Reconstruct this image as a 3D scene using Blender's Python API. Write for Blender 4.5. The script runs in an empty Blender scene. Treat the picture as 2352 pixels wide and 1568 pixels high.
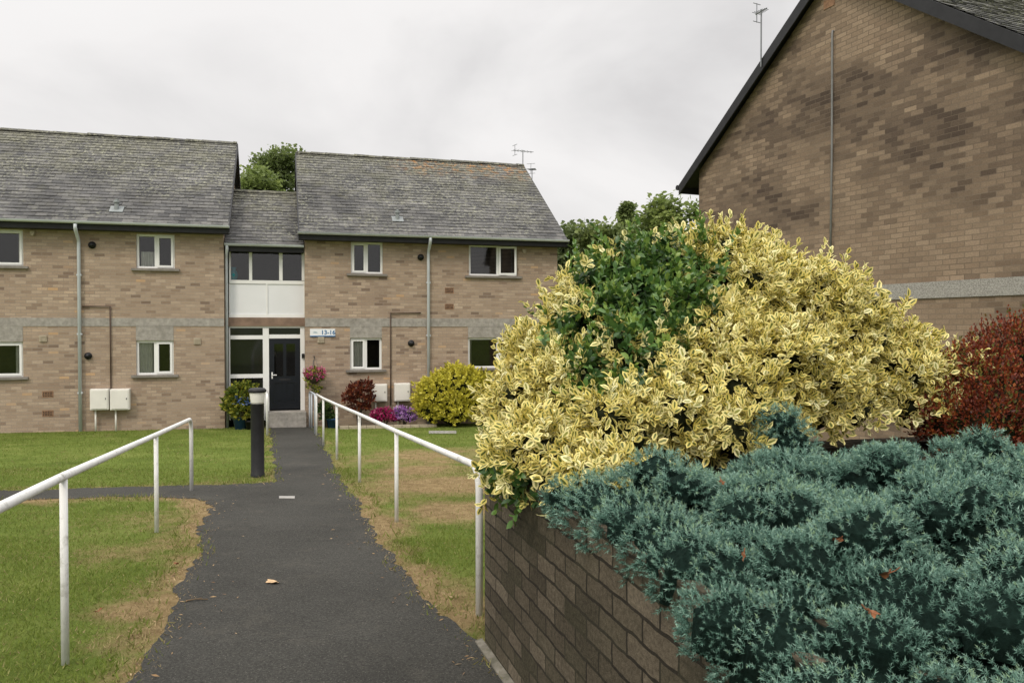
import bpy, bmesh, math, random
import numpy as np
from mathutils import Vector, Matrix
random.seed(7); rng=np.random.default_rng(7)
scene=bpy.context.scene; COL=scene.collection
scene.view_settings.view_transform='Standard';scene.view_settings.look='None';scene.view_settings.exposure=0.
F=1860.;CX=1176.;CY=784.;EYE=1.63;PT=math.atan(34/1860.);SL=.045
R=math.radians
def ray(x,y):
    u=(x-CX)/F;v=(CY-y)/F;c,s=math.cos(PT),math.sin(PT)
    return (u,c+v*s,-s+v*c)
def gz(X,Y): return -SL*min(max(Y,-25.),30.)
def on_ground(x,y):
    d=ray(x,y);k=-EYE/(d[2]+SL*d[1]);return Vector((k*d[0],k*d[1],EYE+k*d[2]))
def at(x,y,Y):
    d=ray(x,y);k=Y/d[1];return Vector((k*d[0],Y,EYE+k*d[2]))
# ------------------------------------------------------------ node helpers
def node(nt,typ,ins=None,**props):
    x=nt.nodes.new(typ)
    for k,v in props.items(): setattr(x,k,v)
    for k,v in (ins or {}).items():
        if isinstance(v,bpy.types.NodeSocket): nt.links.new(v,x.inputs[k])
        else: x.inputs[k].default_value=v
    return x
def c4(c): return (c[0],c[1],c[2],1.)
def mth(nt,op,a,b=0.,c=None):
    d={0:a,1:b}
    if c is not None: d[2]=c
    return node(nt,'ShaderNodeMath',d,operation=op).outputs[0]
def mixc(nt,f,a,b,blend='MIX'):
    a=c4(a) if isinstance(a,tuple) else a; b=c4(b) if isinstance(b,tuple) else b
    return node(nt,'ShaderNodeMix',{0:f,6:a,7:b},data_type='RGBA',blend_type=blend).outputs[2]
def ramp(nt,fac,stops,interp='LINEAR'):
    n=node(nt,'ShaderNodeValToRGB',{0:fac});n.color_ramp.interpolation=interp
    el=n.color_ramp.elements
    while len(el)<len(stops): el.new(.5)
    for e,(p,c) in zip(el,stops):
        e.position=p;e.color=c4(c) if isinstance(c,tuple) else (c,c,c,1)
    return n.outputs[0]
def newmat(name):
    m=bpy.data.materials.new(name);m.use_nodes=True;nt=m.node_tree;nt.nodes.clear()
    out=nt.nodes.new('ShaderNodeOutputMaterial');return m,nt,out
def noise(nt,vec,scale,detail=4,rough=.55,dist=0.):
    ins={'Scale':scale,'Detail':detail,'Roughness':rough,'Distortion':dist}
    if vec is not None: ins['Vector']=vec
    return node(nt,'ShaderNodeTexNoise',ins).outputs[0]
def objc(nt): return node(nt,'ShaderNodeTexCoord').outputs['Object']
def prin(nt,out,col,rough=.7,metal=0.,spec=.3,normal=None):
    ins={'Base Color':c4(col) if isinstance(col,tuple) else col,'Roughness':rough,'Metallic':metal,'Specular IOR Level':spec}
    if normal is not None: ins['Normal']=normal
    p=node(nt,'ShaderNodeBsdfPrincipled',ins);nt.links.new(p.outputs[0],out.inputs[0]);return p
def simple(name,col,rough=.6,amt=.25,scale=6.,spec=.3,metal=0.,dirt=None,dirtscale=3.,dirtlo=.5,dirthi=.7,bump=0.):
    m,nt,out=newmat(name);o=objc(nt)
    n=noise(nt,o,scale,6,.6)
    lo=tuple(v*(1-amt) for v in col);hi=tuple(min(1,v*(1+amt)) for v in col)
    c=ramp(nt,n,[(.3,lo),(.7,hi)])
    if dirt:
        d=noise(nt,o,dirtscale,8,.7)
        c=mixc(nt,ramp(nt,d,[(dirtlo,0.),(dirthi,1.)]),c,dirt)
    nor=None
    if bump:
        nor=node(nt,'ShaderNodeBump',{'Strength':bump,'Distance':.01,'Height':noise(nt,o,scale*8,6,.7)}).outputs[0]
    prin(nt,out,c,rough,metal,spec,nor);return m
def brick_mat(name,stops,mortar,bw=.30,bh=.10,mw=.012,stain=None,bump=.6,weather=.25,slope=None,fineamt=.55,sj=.22,band=None,wb=.014,bd=.008):
    m,nt,out=newmat(name)
    uv=node(nt,'ShaderNodeUVMap').outputs[0]
    wob=node(nt,'ShaderNodeVectorMath',{0:node(nt,'ShaderNodeTexNoise',{'Vector':uv,'Scale':9.,'Detail':2}).outputs[1],1:(.5,.5,.5)},operation='SUBTRACT').outputs[0]
    wob=node(nt,'ShaderNodeVectorMath',{0:wob,'Scale':wb},operation='SCALE').outputs[0]
    uvw=node(nt,'ShaderNodeVectorMath',{0:uv,1:wob},operation='ADD').outputs[0]
    sp=node(nt,'ShaderNodeSeparateXYZ',{0:uvw})
    v=mth(nt,'DIVIDE',sp.outputs[1],bh);row=mth(nt,'FLOOR',v);fv=mth(nt,'FRACT',v)
    off=mth(nt,'MULTIPLY',mth(nt,'FLOORED_MODULO',row,2.),.5)
    u=mth(nt,'ADD',mth(nt,'DIVIDE',sp.outputs[0],bw),off);colm=mth(nt,'FLOOR',u);fu=mth(nt,'FRACT',u)
    cell=node(nt,'ShaderNodeCombineXYZ',{0:colm,1:row,2:.5}).outputs[0]
    wn=node(nt,'ShaderNodeTexWhiteNoise',{'Vector':cell},noise_dimensions='3D').outputs[0]
    col=ramp(nt,wn,stops)
    cellm=node(nt,'ShaderNodeCombineXYZ',{0:mth(nt,'MULTIPLY',colm,bw),1:mth(nt,'MULTIPLY',row,bh),2:0.}).outputs[0]
    if stain:
        vec=cellm
        if slope:
            vec=node(nt,'ShaderNodeMapping',{'Vector':cellm,'Rotation':(0,0,slope),'Scale':(1.,2.,1.)}).outputs[0]
        sn=noise(nt,vec,stain[0],6,.66)
        w2=node(nt,'ShaderNodeTexWhiteNoise',{'Vector':cell,'W':3.},noise_dimensions='4D').outputs[0]
        sn=mth(nt,'ADD',sn,mth(nt,'MULTIPLY',mth(nt,'SUBTRACT',w2,.5),sj))
        if band:
            dz=mth(nt,'DIVIDE',mth(nt,'SUBTRACT',sp.outputs[1],band[0]),band[1])
            bmp=mth(nt,'MAXIMUM',mth(nt,'SUBTRACT',1.,mth(nt,'MULTIPLY',dz,dz)),-.5)
            sn=mth(nt,'ADD',sn,mth(nt,'MULTIPLY',bmp,band[2]))
        sf=ramp(nt,sn,[(stain[1],0.),(stain[2],1.)])
        col=mixc(nt,mth(nt,'MULTIPLY',sf,stain[4]),col,stain[3])
    fine=noise(nt,uv,45.,6,.75)
    col=mixc(nt,fineamt,col,ramp(nt,fine,[(.3,.3),(.7,.75)]),'OVERLAY')
    big=noise(nt,uv,.7,6,.65)
    col=mixc(nt,weather,col,ramp(nt,big,[(.35,.25),(.65,.7)]),'OVERLAY')
    mk=mth(nt,'MAXIMUM',mth(nt,'LESS_THAN',fu,mw/bw),mth(nt,'LESS_THAN',fv,mw/bh))
    mc=mixc(nt,ramp(nt,big,[(.4,0.),(.65,1.)]),mortar,tuple(x*.7 for x in mortar))
    if stain: mc=mixc(nt,mth(nt,'MULTIPLY',sf,.55),mc,tuple(x*1.6 for x in stain[3]))
    colf=mixc(nt,mth(nt,'MULTIPLY',mk,.9),col,mc)
    h=mth(nt,'ADD',mth(nt,'SUBTRACT',1.,mk),mth(nt,'MULTIPLY',fine,.6))
    h=mth(nt,'ADD',h,mth(nt,'MULTIPLY',wn,.3))
    nor=node(nt,'ShaderNodeBump',{'Strength':bump,'Distance':bd,'Height':h}).outputs[0]
    prin(nt,out,colf,.9,0,.12,nor);return m
def leaf_mat(name,stops,transl=.25,rough=.5,spec=.3):
    m,nt,out=newmat(name)
    sp=node(nt,'ShaderNodeSeparateColor',{0:node(nt,'ShaderNodeAttribute',attribute_name='lc').outputs[0]})
    c=ramp(nt,sp.outputs[1],stops)
    p=node(nt,'ShaderNodeBsdfPrincipled',{'Base Color':c,'Roughness':rough,'Specular IOR Level':spec})
    t=node(nt,'ShaderNodeBsdfTranslucent',{0:c})
    mx=node(nt,'ShaderNodeMixShader',{0:transl,1:p.outputs[0],2:t.outputs[0]})
    nt.links.new(mx.outputs[0],out.inputs[0]);return m
# ------------------------------------------------------------ materials
M={}
M['brickA']=brick_mat('tan_brick',[(0.,(.20,.145,.11)),(.08,(.30,.222,.162)),(.25,(.335,.254,.187)),(.6,(.37,.283,.21)),(.9,(.40,.31,.232)),(.97,(.44,.345,.262)),(1.,(.46,.30,.17))],(.34,.285,.235),bw=.225,bh=.075,mw=.011,stain=(.6,.57,.74,(.19,.135,.105),.45),bump=.5,weather=.18)
M['brickB']=brick_mat('weathered_brick',[(0.,(.215,.156,.110)),(.15,(.245,.18,.127)),(.6,(.27,.20,.142)),(1.,(.30,.226,.161))],(.225,.176,.132),bw=.225,bh=.075,mw=.012,stain=(.36,.46,.68,(.060,.044,.036),.88),bump=.9,weather=.3,slope=R(-38),sj=.13,band=(4.9,1.5,.09))
M['brickW']=brick_mat('dark_retaining_brick',[(0.,(.072,.060,.043)),(.4,(.105,.087,.062)),(.8,(.132,.109,.079)),(1.,(.165,.137,.10))],(.026,.023,.018),bw=.25,bh=.086,mw=.013,stain=(2.2,.45,.64,(.045,.042,.026),.75),bump=1.,weather=.6,fineamt=1.,wb=.024,bd=.014)
M['white']=simple('white_frame_plastic',(.80,.80,.79),.35,.04,2.)
M['panel']=simple('white_cladding_panel',(.74,.75,.77),.45,.04,1.)
M['concrete']=simple('grey_concrete',(.33,.31,.28),.9,.25,9.,.15,bump=.6,dirt=(.2,.185,.16),dirtlo=.5,dirthi=.8)
M['pebble']=simple('pebbledash',(.36,.345,.315),.95,.5,60.,.1,bump=1.)
M['sill']=simple('stone_sill',(.22,.20,.18),.9,.2,8.)
M['black']=simple('black_timber',(.020,.020,.022),.55,.3,6.)
M['gutter']=simple('grey_blue_plastic',(.54,.575,.61),.45,.1,3.,dirt=(.3,.3,.29),dirtlo=.6,dirthi=.85)
M['fluegrey']=simple('dull_flue_metal',(.22,.24,.24),.6,.2,6.)
M['brownpipe']=simple('brown_pipe',(.10,.065,.05),.5,.2)
M['meter']=simple('cream_meter_box',(.74,.72,.67),.5,.05,3.,dirt=(.5,.48,.42),dirtlo=.62,dirthi=.88)
M['ventblack']=simple('black_plastic',(.015,.015,.016),.4,.2)
M['beige']=simple('beige_plastic',(.42,.36,.27),.6,.15)
M['terra']=simple('terracotta_grille',(.26,.15,.09),.8,.3,20.)
M['brownbeam']=simple('brown_beam',(.22,.15,.11),.8,.25,5.)
M['door']=simple('navy_door',(.006,.008,.013),.3,.2,4.,.4)
M['interior']=simple('dark_interior',(.02,.019,.018),.9,.2)
M['darkglass']=simple('dark_glazing',(.010,.011,.011),.05,.3,2.,.5)
M['curtain']=simple('pale_curtain',(.62,.61,.56),.9,.1)
M['blind']=simple('brown_blind',(.12,.10,.085),.7,.2)
M['steel']=simple('galvanised_metal',(.20,.21,.22),.45,.15,8.,.5,.6)
M['cable']=simple('grey_cable',(.2,.2,.2),.6,.15)
M['railpaint']=simple('white_rail_paint',(.72,.72,.70),.5,.06,5.,dirt=(.25,.24,.19),dirtscale=9.,dirtlo=.54,dirthi=.76,bump=.3)
M['railgrey']=simple('grey_rail_paint',(.42,.46,.50),.45,.08,5.)
M['signwhite']=simple('sign_white',(.78,.80,.82),.4,.02)
M['signblue']=simple('sign_blue',(.02,.13,.32),.4,.05)
M['signgrey']=simple('sign_grey',(.40,.50,.56),.4,.05)
M['potblue']=simple('blue_glazed_pot',(.02,.07,.20),.2,.2,5.,.5)
M['teal']=simple('teal_glass',(.0,.22,.26),.15,.2,5.,.5)
M['diffuser']=simple('white_diffuser',(.75,.74,.68),.4,.05)
M['soil']=simple('brown_soil',(.05,.038,.026),.95,.5,25.,.1,bump=1.)
M['bark']=simple('tree_bark',(.10,.08,.06),.9,.35,12.,.1,bump=1.)
M['core']=simple('shrub_shade',(.015,.018,.009),.95,.5,30.,.05)  # near-black fill colour standing in for shade between the leaves
M['jcore']=simple('juniper_shade',(.012,.027,.021),.95,.5,60.,.05,bump=1.)  # dark green painted as the deep shade under the needles
M['cover']=simple('grey_metal_cover',(.30,.29,.27),.7,.2,15.)
M['kerb']=simple('pale_kerb',(.20,.185,.155),.9,.4,9.,.1,dirt=(.07,.07,.045),dirtlo=.45,dirthi=.65,bump=.7)
M['deadleaf']=simple('dead_leaf',(.22,.085,.035),.7,.5,40.)
M['paleleaf']=simple('pale_dead_leaf',(.50,.34,.19),.7,.3,25.)
M['twig']=simple('dry_twig',(.14,.10,.06),.9,.3)
m,nt,out=newmat('window_glass')
fr=node(nt,'ShaderNodeFresnel',{0:1.5}).outputs[0]
mx=node(nt,'ShaderNodeMixShader',{0:mth(nt,'MULTIPLY',fr,1.5),1:node(nt,'ShaderNodeBsdfTransparent',{0:(.85,.87,.87,1)}).outputs[0],2:node(nt,'ShaderNodeBsdfGlossy',{0:(1,1,1,1),'Roughness':.03}).outputs[0]})
nt.links.new(mx.outputs[0],out.inputs[0]);M['glass']=m
def slate_mat(name,orange):
    m,nt,out=newmat(name);o=objc(nt)
    r=node(nt,'ShaderNodeAttribute',attribute_name='rnd').outputs[2]
    h=node(nt,'ShaderNodeAttribute',attribute_name='upf').outputs[2]
    c=ramp(nt,r,[(0.,(.070,.070,.071)),(.35,(.094,.093,.092)),(.7,(.112,.110,.107)),(1.,(.140,.137,.131))])
    big=noise(nt,o,.9,5,.6);c=mixc(nt,.65,c,ramp(nt,big,[(.35,.28),(.7,.74)]),'OVERLAY')
    c=mixc(nt,.75,c,ramp(nt,noise(nt,o,22.,6,.8),[(.35,.25),(.7,.8)]),'OVERLAY')
    sp=noise(nt,o,13.,4,.7)
    lich=mth(nt,'MULTIPLY',ramp(nt,sp,[(.53,0.),(.61,1.)]),ramp(nt,mth(nt,'ADD',noise(nt,o,.6,5,.65),mth(nt,'MULTIPLY',h,.22)),[(.48,0.),(.70,1.)]))
    c=mixc(nt,mth(nt,'MULTIPLY',lich,.75),c,(.33,.33,.25))
    c=mixc(nt,mth(nt,'MULTIPLY',ramp(nt,mth(nt,'ADD',noise(nt,o,1.6,6,.75),mth(nt,'MULTIPLY',h,.25)),[(.60,0.),(.9,1.)]),.45),c,(.15,.145,.08))
    if orange:
        ob=mth(nt,'MULTIPLY',ramp(nt,noise(nt,o,5.5,6,.75),[(.51,0.),(.60,1.)]),ramp(nt,h,[(.72,0.),(.95,1.)]))
        sx=node(nt,'ShaderNodeSeparateXYZ',{0:o}).outputs[0]
        ob=mth(nt,'MULTIPLY',ob,mth(nt,'MULTIPLY',ramp(nt,mth(nt,'DIVIDE',sx,12.),[(.36,0.),(.46,1.)]),ramp(nt,mth(nt,'DIVIDE',sx,12.),[(.74,1.),(.85,0.)])))
        c=mixc(nt,mth(nt,'MULTIPLY',ob,.8),c,(.40,.19,.05))
    nor=node(nt,'ShaderNodeBump',{'Strength':.5,'Distance':.006,'Height':noise(nt,o,30.,5,.7)}).outputs[0]
    prin(nt,out,c,.78,0,.2,nor);return m
M['slate']=slate_mat('grey_slate',False);M['slateO']=slate_mat('lichen_slate',True)
# asphalt
m,nt,out=newmat('asphalt');o=objc(nt)
c=ramp(nt,noise(nt,o,.8,7,.65),[(.3,(.038,.0375,.0335)),(.7,(.062,.061,.0545))])
c=mixc(nt,.85,c,ramp(nt,noise(nt,o,60.,5,.85),[(.35,.2),(.65,.8)]),'OVERLAY')
c=mixc(nt,ramp(nt,noise(nt,o,110.,3,.6),[(.60,0.),(.70,1.)]),c,(.17,.16,.14))
c=mixc(nt,mth(nt,'MULTIPLY',ramp(nt,noise(nt,o,2.2,8,.8),[(.53,0.),(.72,1.)]),.5),c,(.105,.097,.08))
nor=node(nt,'ShaderNodeBump',{'Strength':1.,'Distance':.008,'Height':noise(nt,o,120.,5,.8)}).outputs[0]
prin(nt,out,c,.9,0,.12,nor);M['asphalt']=m
# lawn
m,nt,out=newmat('lawn');o=objc(nt)
d=node(nt,'ShaderNodeAttribute',attribute_name='dry').outputs[2]
g=ramp(nt,noise(nt,o,1.1,8,.7),[(.3,(.085,.12,.02)),(.5,(.13,.175,.033)),(.72,(.20,.23,.06))])
g=mixc(nt,.5,g,ramp(nt,noise(nt,o,40.,5,.75),[(.3,.2),(.7,.75)]),'OVERLAY')
t=ramp(nt,noise(nt,o,7.,8,.75),[(.3,(.17,.115,.055)),(.55,(.30,.22,.11)),(.75,(.40,.31,.17))])
f=ramp(nt,mth(nt,'ADD',d,mth(nt,'MULTIPLY',mth(nt,'SUBTRACT',noise(nt,o,3.,7,.75),.5),1.3)),[(.3,0.),(.75,1.)])
nor=node(nt,'ShaderNodeBump',{'Strength':1.,'Distance':.03,'Height':noise(nt,o,35.,6,.8)}).outputs[0]
prin(nt,out,mixc(nt,f,g,t),.95,0,.1,nor);M['lawn']=m
# leaves
G1=[(0.,(.018,.038,.010)),(.5,(.045,.085,.020)),(1.,(.10,.15,.035))]
M['tree_dark']=leaf_mat('dark_green_leaf',[(0.,(.05,.072,.025)),(.5,(.11,.15,.05)),(1.,(.18,.23,.075))],.4)
M['tree_mid']=leaf_mat('mid_green_leaf',[(0.,(.07,.095,.03)),(.5,(.135,.18,.055)),(1.,(.225,.28,.085))],.4)
M['tree_light']=leaf_mat('light_green_leaf',[(0.,(.085,.115,.03)),(.5,(.18,.24,.065)),(1.,(.29,.35,.10))],.4)
M['golden']=leaf_mat('golden_leaf',[(0.,(.28,.26,.03)),(.4,(.55,.51,.055)),(1.,(.80,.73,.14))])
M['acer']=leaf_mat('red_maple_leaf',[(0.,(.05,.012,.01)),(.6,(.16,.035,.02)),(1.,(.30,.10,.04))])
M['red']=leaf_mat('dark_red_leaf',[(0.,(.048,.012,.008)),(.35,(.135,.026,.012)),(.62,(.23,.047,.017)),(.80,(.32,.095,.025)),(.84,(.085,.09,.022)),(1.,(.145,.15,.035))])
M['plant']=leaf_mat('plant_leaf',G1)
M['yellowgreen']=leaf_mat('yellow_green_leaf',[(0.,(.03,.06,.01)),(.5,(.14,.19,.03)),(1.,(.55,.50,.07))])
M['pink']=leaf_mat('pink_petal',[(0.,(.30,.02,.10)),(.6,(.6,.06,.22)),(1.,(.75,.35,.45))])
M['magenta']=leaf_mat('magenta_petal',[(0.,(.03,.06,.015)),(.2,(.05,.09,.02)),(.22,(.22,.0,.07)),(.8,(.55,.02,.18)),(1.,(.7,.2,.35))])
M['violet']=leaf_mat('violet_petal',[(0.,(.04,.08,.02)),(.15,(.06,.1,.025)),(.17,(.25,.08,.38)),(.6,(.50,.24,.62)),(1.,(.75,.58,.78))])
M['blueflower']=leaf_mat('blue_petal',[(0.,(.04,.1,.3)),(1.,(.25,.35,.6))])
M['litter']=leaf_mat('dry_litter',[(0.,(.10,.06,.03)),(.5,(.26,.16,.07)),(1.,(.42,.31,.17))],.1)
M['pale']=leaf_mat('pale_yellow_petal',[(0.,(.74,.60,.15)),(.5,(.86,.75,.27)),(1.,(.90,.83,.42))],.25)
m,nt,out=newmat('grass_blade')
sp=node(nt,'ShaderNodeSeparateColor',{0:node(nt,'ShaderNodeAttribute',attribute_name='lc').outputs[0]})
g=ramp(nt,sp.outputs[1],[(0.,(.085,.12,.02)),(.5,(.15,.20,.038)),(1.,(.25,.285,.08))])
t=ramp(nt,sp.outputs[1],[(0.,(.20,.14,.07)),(1.,(.48,.38,.22))])
c=mixc(nt,sp.outputs[2],g,t)
mx=node(nt,'ShaderNodeMixShader',{0:.3,1:node(nt,'ShaderNodeBsdfDiffuse',{0:c}).outputs[0],2:node(nt,'ShaderNodeBsdfTranslucent',{0:c}).outputs[0]})
nt.links.new(mx.outputs[0],out.inputs[0]);M['grass']=m
# variegated euonymus
m,nt,out=newmat('variegated_leaf')
sp=node(nt,'ShaderNodeSeparateColor',{0:node(nt,'ShaderNodeAttribute',attribute_name='lc').outputs[0]})
cream=ramp(nt,sp.outputs[1],[(0.,(.60,.49,.11)),(.4,(.80,.69,.22)),(.8,(.87,.78,.35)),(1.,(.89,.84,.49))])
green=ramp(nt,sp.outputs[1],[(0.,(.05,.08,.016)),(.6,(.14,.17,.04)),(1.,(.30,.31,.08))])
ed=mth(nt,'ADD',sp.outputs[0],mth(nt,'MULTIPLY',mth(nt,'SUBTRACT',noise(nt,objc(nt),30.,3,.6),.5),.7))
v=mixc(nt,ramp(nt,ed,[(.24,0.),(.44,1.)]),green,cream)
gg=ramp(nt,sp.outputs[1],[(0.,(.018,.048,.013)),(.5,(.052,.12,.028)),(.78,(.11,.21,.045)),(1.,(.26,.36,.07))])
c=mixc(nt,sp.outputs[2],v,gg)
p=node(nt,'ShaderNodeBsdfPrincipled',{'Base Color':c,'Roughness':.38,'Specular IOR Level':.4})
mx=node(nt,'ShaderNodeMixShader',{0:.22,1:p.outputs[0],2:node(nt,'ShaderNodeBsdfTranslucent',{0:c}).outputs[0]})
nt.links.new(mx.outputs[0],out.inputs[0]);M['euon']=m
M['juniper']=leaf_mat('blue_juniper_needle',[(0.,(.018,.046,.034)),(.3,(.065,.142,.106)),(.65,(.150,.270,.212)),(.9,(.265,.405,.330)),(1.,(.22,.32,.14))],.12,.6,.2)
# ------------------------------------------------------------ mesh builder
class MB:
    def __init__(s): s.v=[];s.f=[];s.a=[];s.h=[];s.cur=(.5,.5)
    def add(s,vs,fs):
        n=len(s.v);s.v+=[tuple(p) for p in vs];s.a+=[s.cur[0]]*len(vs);s.h+=[s.cur[1]]*len(vs)
        s.f+=[tuple(i+n for i in f) for f in fs]
    def quad(s,*p): s.add(p,[tuple(range(len(p)))])
    def box(s,x0,x1,y0,y1,z0,z1):
        s.add([(x0,y0,z0),(x1,y0,z0),(x1,y1,z0),(x0,y1,z0),(x0,y0,z1),(x1,y0,z1),(x1,y1,z1),(x0,y1,z1)],
              [(0,3,2,1),(4,5,6,7),(0,1,5,4),(1,2,6,5),(2,3,7,6),(3,0,4,7)])
    def prism(s,poly,d):
        n=len(poly);d=Vector(d)
        vs=[Vector(p) for p in poly];vs+=[p+d for p in vs]
        s.add(vs,[tuple(range(n-1,-1,-1)),tuple(range(n,2*n))]+[(i,(i+1)%n,n+(i+1)%n,n+i) for i in range(n)])
    def tube(s,path,r,seg=8,r1=None):
        P=[Vector(p) for p in path];n=len(P);vs=[];fs=[]
        t0=(P[1]-P[0]).normalized();up=Vector((0,0,1)) if abs(t0.z)<.9 else Vector((1,0,0))
        a=t0.cross(up).normalized()
        for i in range(n):
            t=(P[min(i+1,n-1)]-P[max(i-1,0)]).normalized()
            a=(a-t*a.dot(t)).normalized();b=t.cross(a)
            rr=r if r1 is None else r+(r1-r)*i/(n-1)
            for k in range(seg):
                w=2*math.pi*k/seg;vs.append(P[i]+(a*math.cos(w)+b*math.sin(w))*rr)
        for i in range(n-1):
            for k in range(seg):
                k2=(k+1)%seg;fs.append((i*seg+k,i*seg+k2,(i+1)*seg+k2,(i+1)*seg+k))
        fs.append(tuple(range(seg-1,-1,-1)));fs.append(tuple((n-1)*seg+k for k in range(seg)))
        s.add(vs,fs)
    def lathe(s,prof,c=(0,0,0),seg=20):
        vs=[];fs=[];n=len(prof)
        for (r,z) in prof:
            for k in range(seg):
                w=2*math.pi*k/seg;vs.append((c[0]+r*math.cos(w),c[1]+r*math.sin(w),c[2]+z))
        for i in range(n-1):
            for k in range(seg):
                k2=(k+1)%seg;fs.append((i*seg+k,i*seg+k2,(i+1)*seg+k2,(i+1)*seg+k))
        fs.append(tuple(range(seg-1,-1,-1)));fs.append(tuple((n-1)*seg+k for k in range(seg)))
        s.add(vs,fs)
    def disc_y(s,c,r,y0,y1,seg=16):
        vs=[];
        for y in (y0,y1):
            for k in range(seg):
                w=2*math.pi*k/seg;vs.append((c[0]+r*math.cos(w),y,c[1]+r*math.sin(w)))
        s.add(vs,[tuple(range(seg)),tuple(range(2*seg-1,seg-1,-1))]+[(k,seg+k,seg+(k+1)%seg,(k+1)%seg) for k in range(seg)])
    def build(s,name,mat,parent=None,smooth=False,bevel=0.):
        me=bpy.data.meshes.new(name);me.from_pydata(s.v,[],s.f);me.update()
        uv=me.uv_layers.new(name='UVMap')
        for p in me.polygons:
            nx,ny,nz=[abs(q) for q in p.normal]
            for li in p.loop_indices:
                co=me.vertices[me.loops[li].vertex_index].co
                uv.data[li].uv=(co.x,co.z) if (ny>=nx and ny>=nz) else ((co.y,co.z) if nx>=nz else (co.x,co.y))
            p.use_smooth=smooth
        for nm,dat in (('rnd',s.a),('upf',s.h)):
            at_=me.attributes.new(nm,'FLOAT','POINT');at_.data.foreach_set('value',dat)
        me.materials.append(mat);o=bpy.data.objects.new(name,me);COL.objects.link(o)
        if parent: o.parent=parent
        if bevel:
            b=o.modifiers.new('bevel','BEVEL');b.width=bevel;b.segments=2;b.limit_method='ANGLE'
        return o
def stems(paths,r,r1,mat,parent,seg=6):
    for p in paths:
        mb=MB();mb.tube(p,r,seg,r1);mb.build('stem',mat,parent,True)
def tag(o,label=None,cat=None,group=None,kind=None):
    for k,v in (('label',label),('category',cat),('group',group),('kind',kind)):
        if v: o[k]=v
    return o
def thing(name,label,cat,loc=(0,0,0),rz=0.,group=None):
    o=bpy.data.objects.new(name,None);COL.objects.link(o);o.location=loc;o.rotation_euler=(0,0,rz);o.empty_display_size=.2
    return tag(o,label,cat,group)
# ------------------------------------------------------------ numpy foliage
def nrmz(a): return a/np.maximum(np.linalg.norm(a,axis=-1,keepdims=True),1e-9)
T_OVAL=(np.array([(0,0,0),(.30,-.26,.07),(.68,-.25,.06),(1,0,-.08),(.68,.25,.06),(.30,.26,.07),(.33,0,0),(.72,0,0)],float),
        [(0,1,6),(1,2,7,6),(2,3,7),(0,6,5),(6,7,4,5),(7,3,4)],np.array([.5,1,1,1,1,1,0,0.]))
T_DIAM=(np.array([(0,0,0),(.5,-.3,.05),(1,0,0),(.5,.3,.05)],float),[(0,1,2,3)],np.array([1,1,1,1.]))
T_TREE=(np.array([(0,0,0),(.35,-.36,.08),(.8,-.28,.05),(1,0,0),(.8,.28,.05),(.35,.36,.08)],float),[(0,1,2,3),(0,3,4,5)],np.ones(6))
T_NEED=(np.array([(0,-.14,0),(0,.14,0),(1,0,0)],float),[(0,1,2)],np.array([1,1,1.]))
def leaves(name,pos,dirs,nrm,size,rand,typ,tmpl,mat,parent=None,smooth=False):
    V,Fc,E=tmpl;N=len(pos);Mv=len(V)
    a=nrmz(dirs);b=nrmz(np.cross(nrm,a));c=np.cross(a,b)
    vs=pos[:,None,:]+size[:,None,None]*(V[None,:,0:1]*a[:,None]+V[None,:,1:2]*b[:,None]+V[None,:,2:3]*c[:,None])
    me=bpy.data.meshes.new(name);me.vertices.add(N*Mv);me.vertices.foreach_set('co',vs.reshape(-1).astype(np.float32))
    lens=np.array([len(f) for f in Fc]);flat=np.concatenate([np.array(f) for f in Fc])
    li=(np.arange(N)[:,None]*Mv+flat[None]).reshape(-1).astype(np.int32)
    st0=np.concatenate([[0],np.cumsum(lens)[:-1]])
    st=(np.arange(N)[:,None]*len(flat)+st0[None]).reshape(-1).astype(np.int32)
    me.loops.add(len(li));me.loops.foreach_set('vertex_index',li)
    me.polygons.add(len(st));me.polygons.foreach_set('loop_start',st)
    me.update(calc_edges=True);me.validate()
    ca=np.ones((N,Mv,4),np.float32);ca[:,:,0]=E[None];ca[:,:,1]=rand[:,None];ca[:,:,2]=typ[:,None]
    at_=me.attributes.new('lc','FLOAT_COLOR','POINT');at_.data.foreach_set('color',ca.reshape(-1))
    me.materials.append(mat);o=bpy.data.objects.new(name,me);COL.objects.link(o)
    if parent: o.parent=parent
    return o
def rsph(n):
    return nrmz(rng.normal(size=(n,3)))
def lump_points(lumps,n,zmin=-.5,inside=.94,wt=None):
    C=np.array([l[0] for l in lumps],float);Rr=np.array([l[1] for l in lumps],float)
    ar=(Rr[:,0]*Rr[:,1]+Rr[:,0]*Rr[:,2]+Rr[:,1]*Rr[:,2])
    if wt is not None: ar=ar*wt
    ar/=ar.sum()
    P=[];Nn=[];I=[];tot=0
    while tot<n:
        k=rng.choice(len(lumps),size=n,p=ar);d=rsph(n)
        p=C[k]+d*Rr[k];nn=nrmz(d/Rr[k])
        ok=nn[:,2]>zmin
        k,p,nn=k[ok],p[ok],nn[ok];ok=np.ones(len(k),bool)
        for j in range(len(lumps)):
            q=(((p-C[j])/Rr[j])**2).sum(1);ok&=(q>inside**2)|(k==j)
        P.append(p[ok]);Nn.append(nn[ok]);I.append(k[ok]);tot+=ok.sum()
        if ok.sum()==0: break
    return np.concatenate(P)[:n],np.concatenate(Nn)[:n],np.concatenate(I)[:n]
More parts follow.
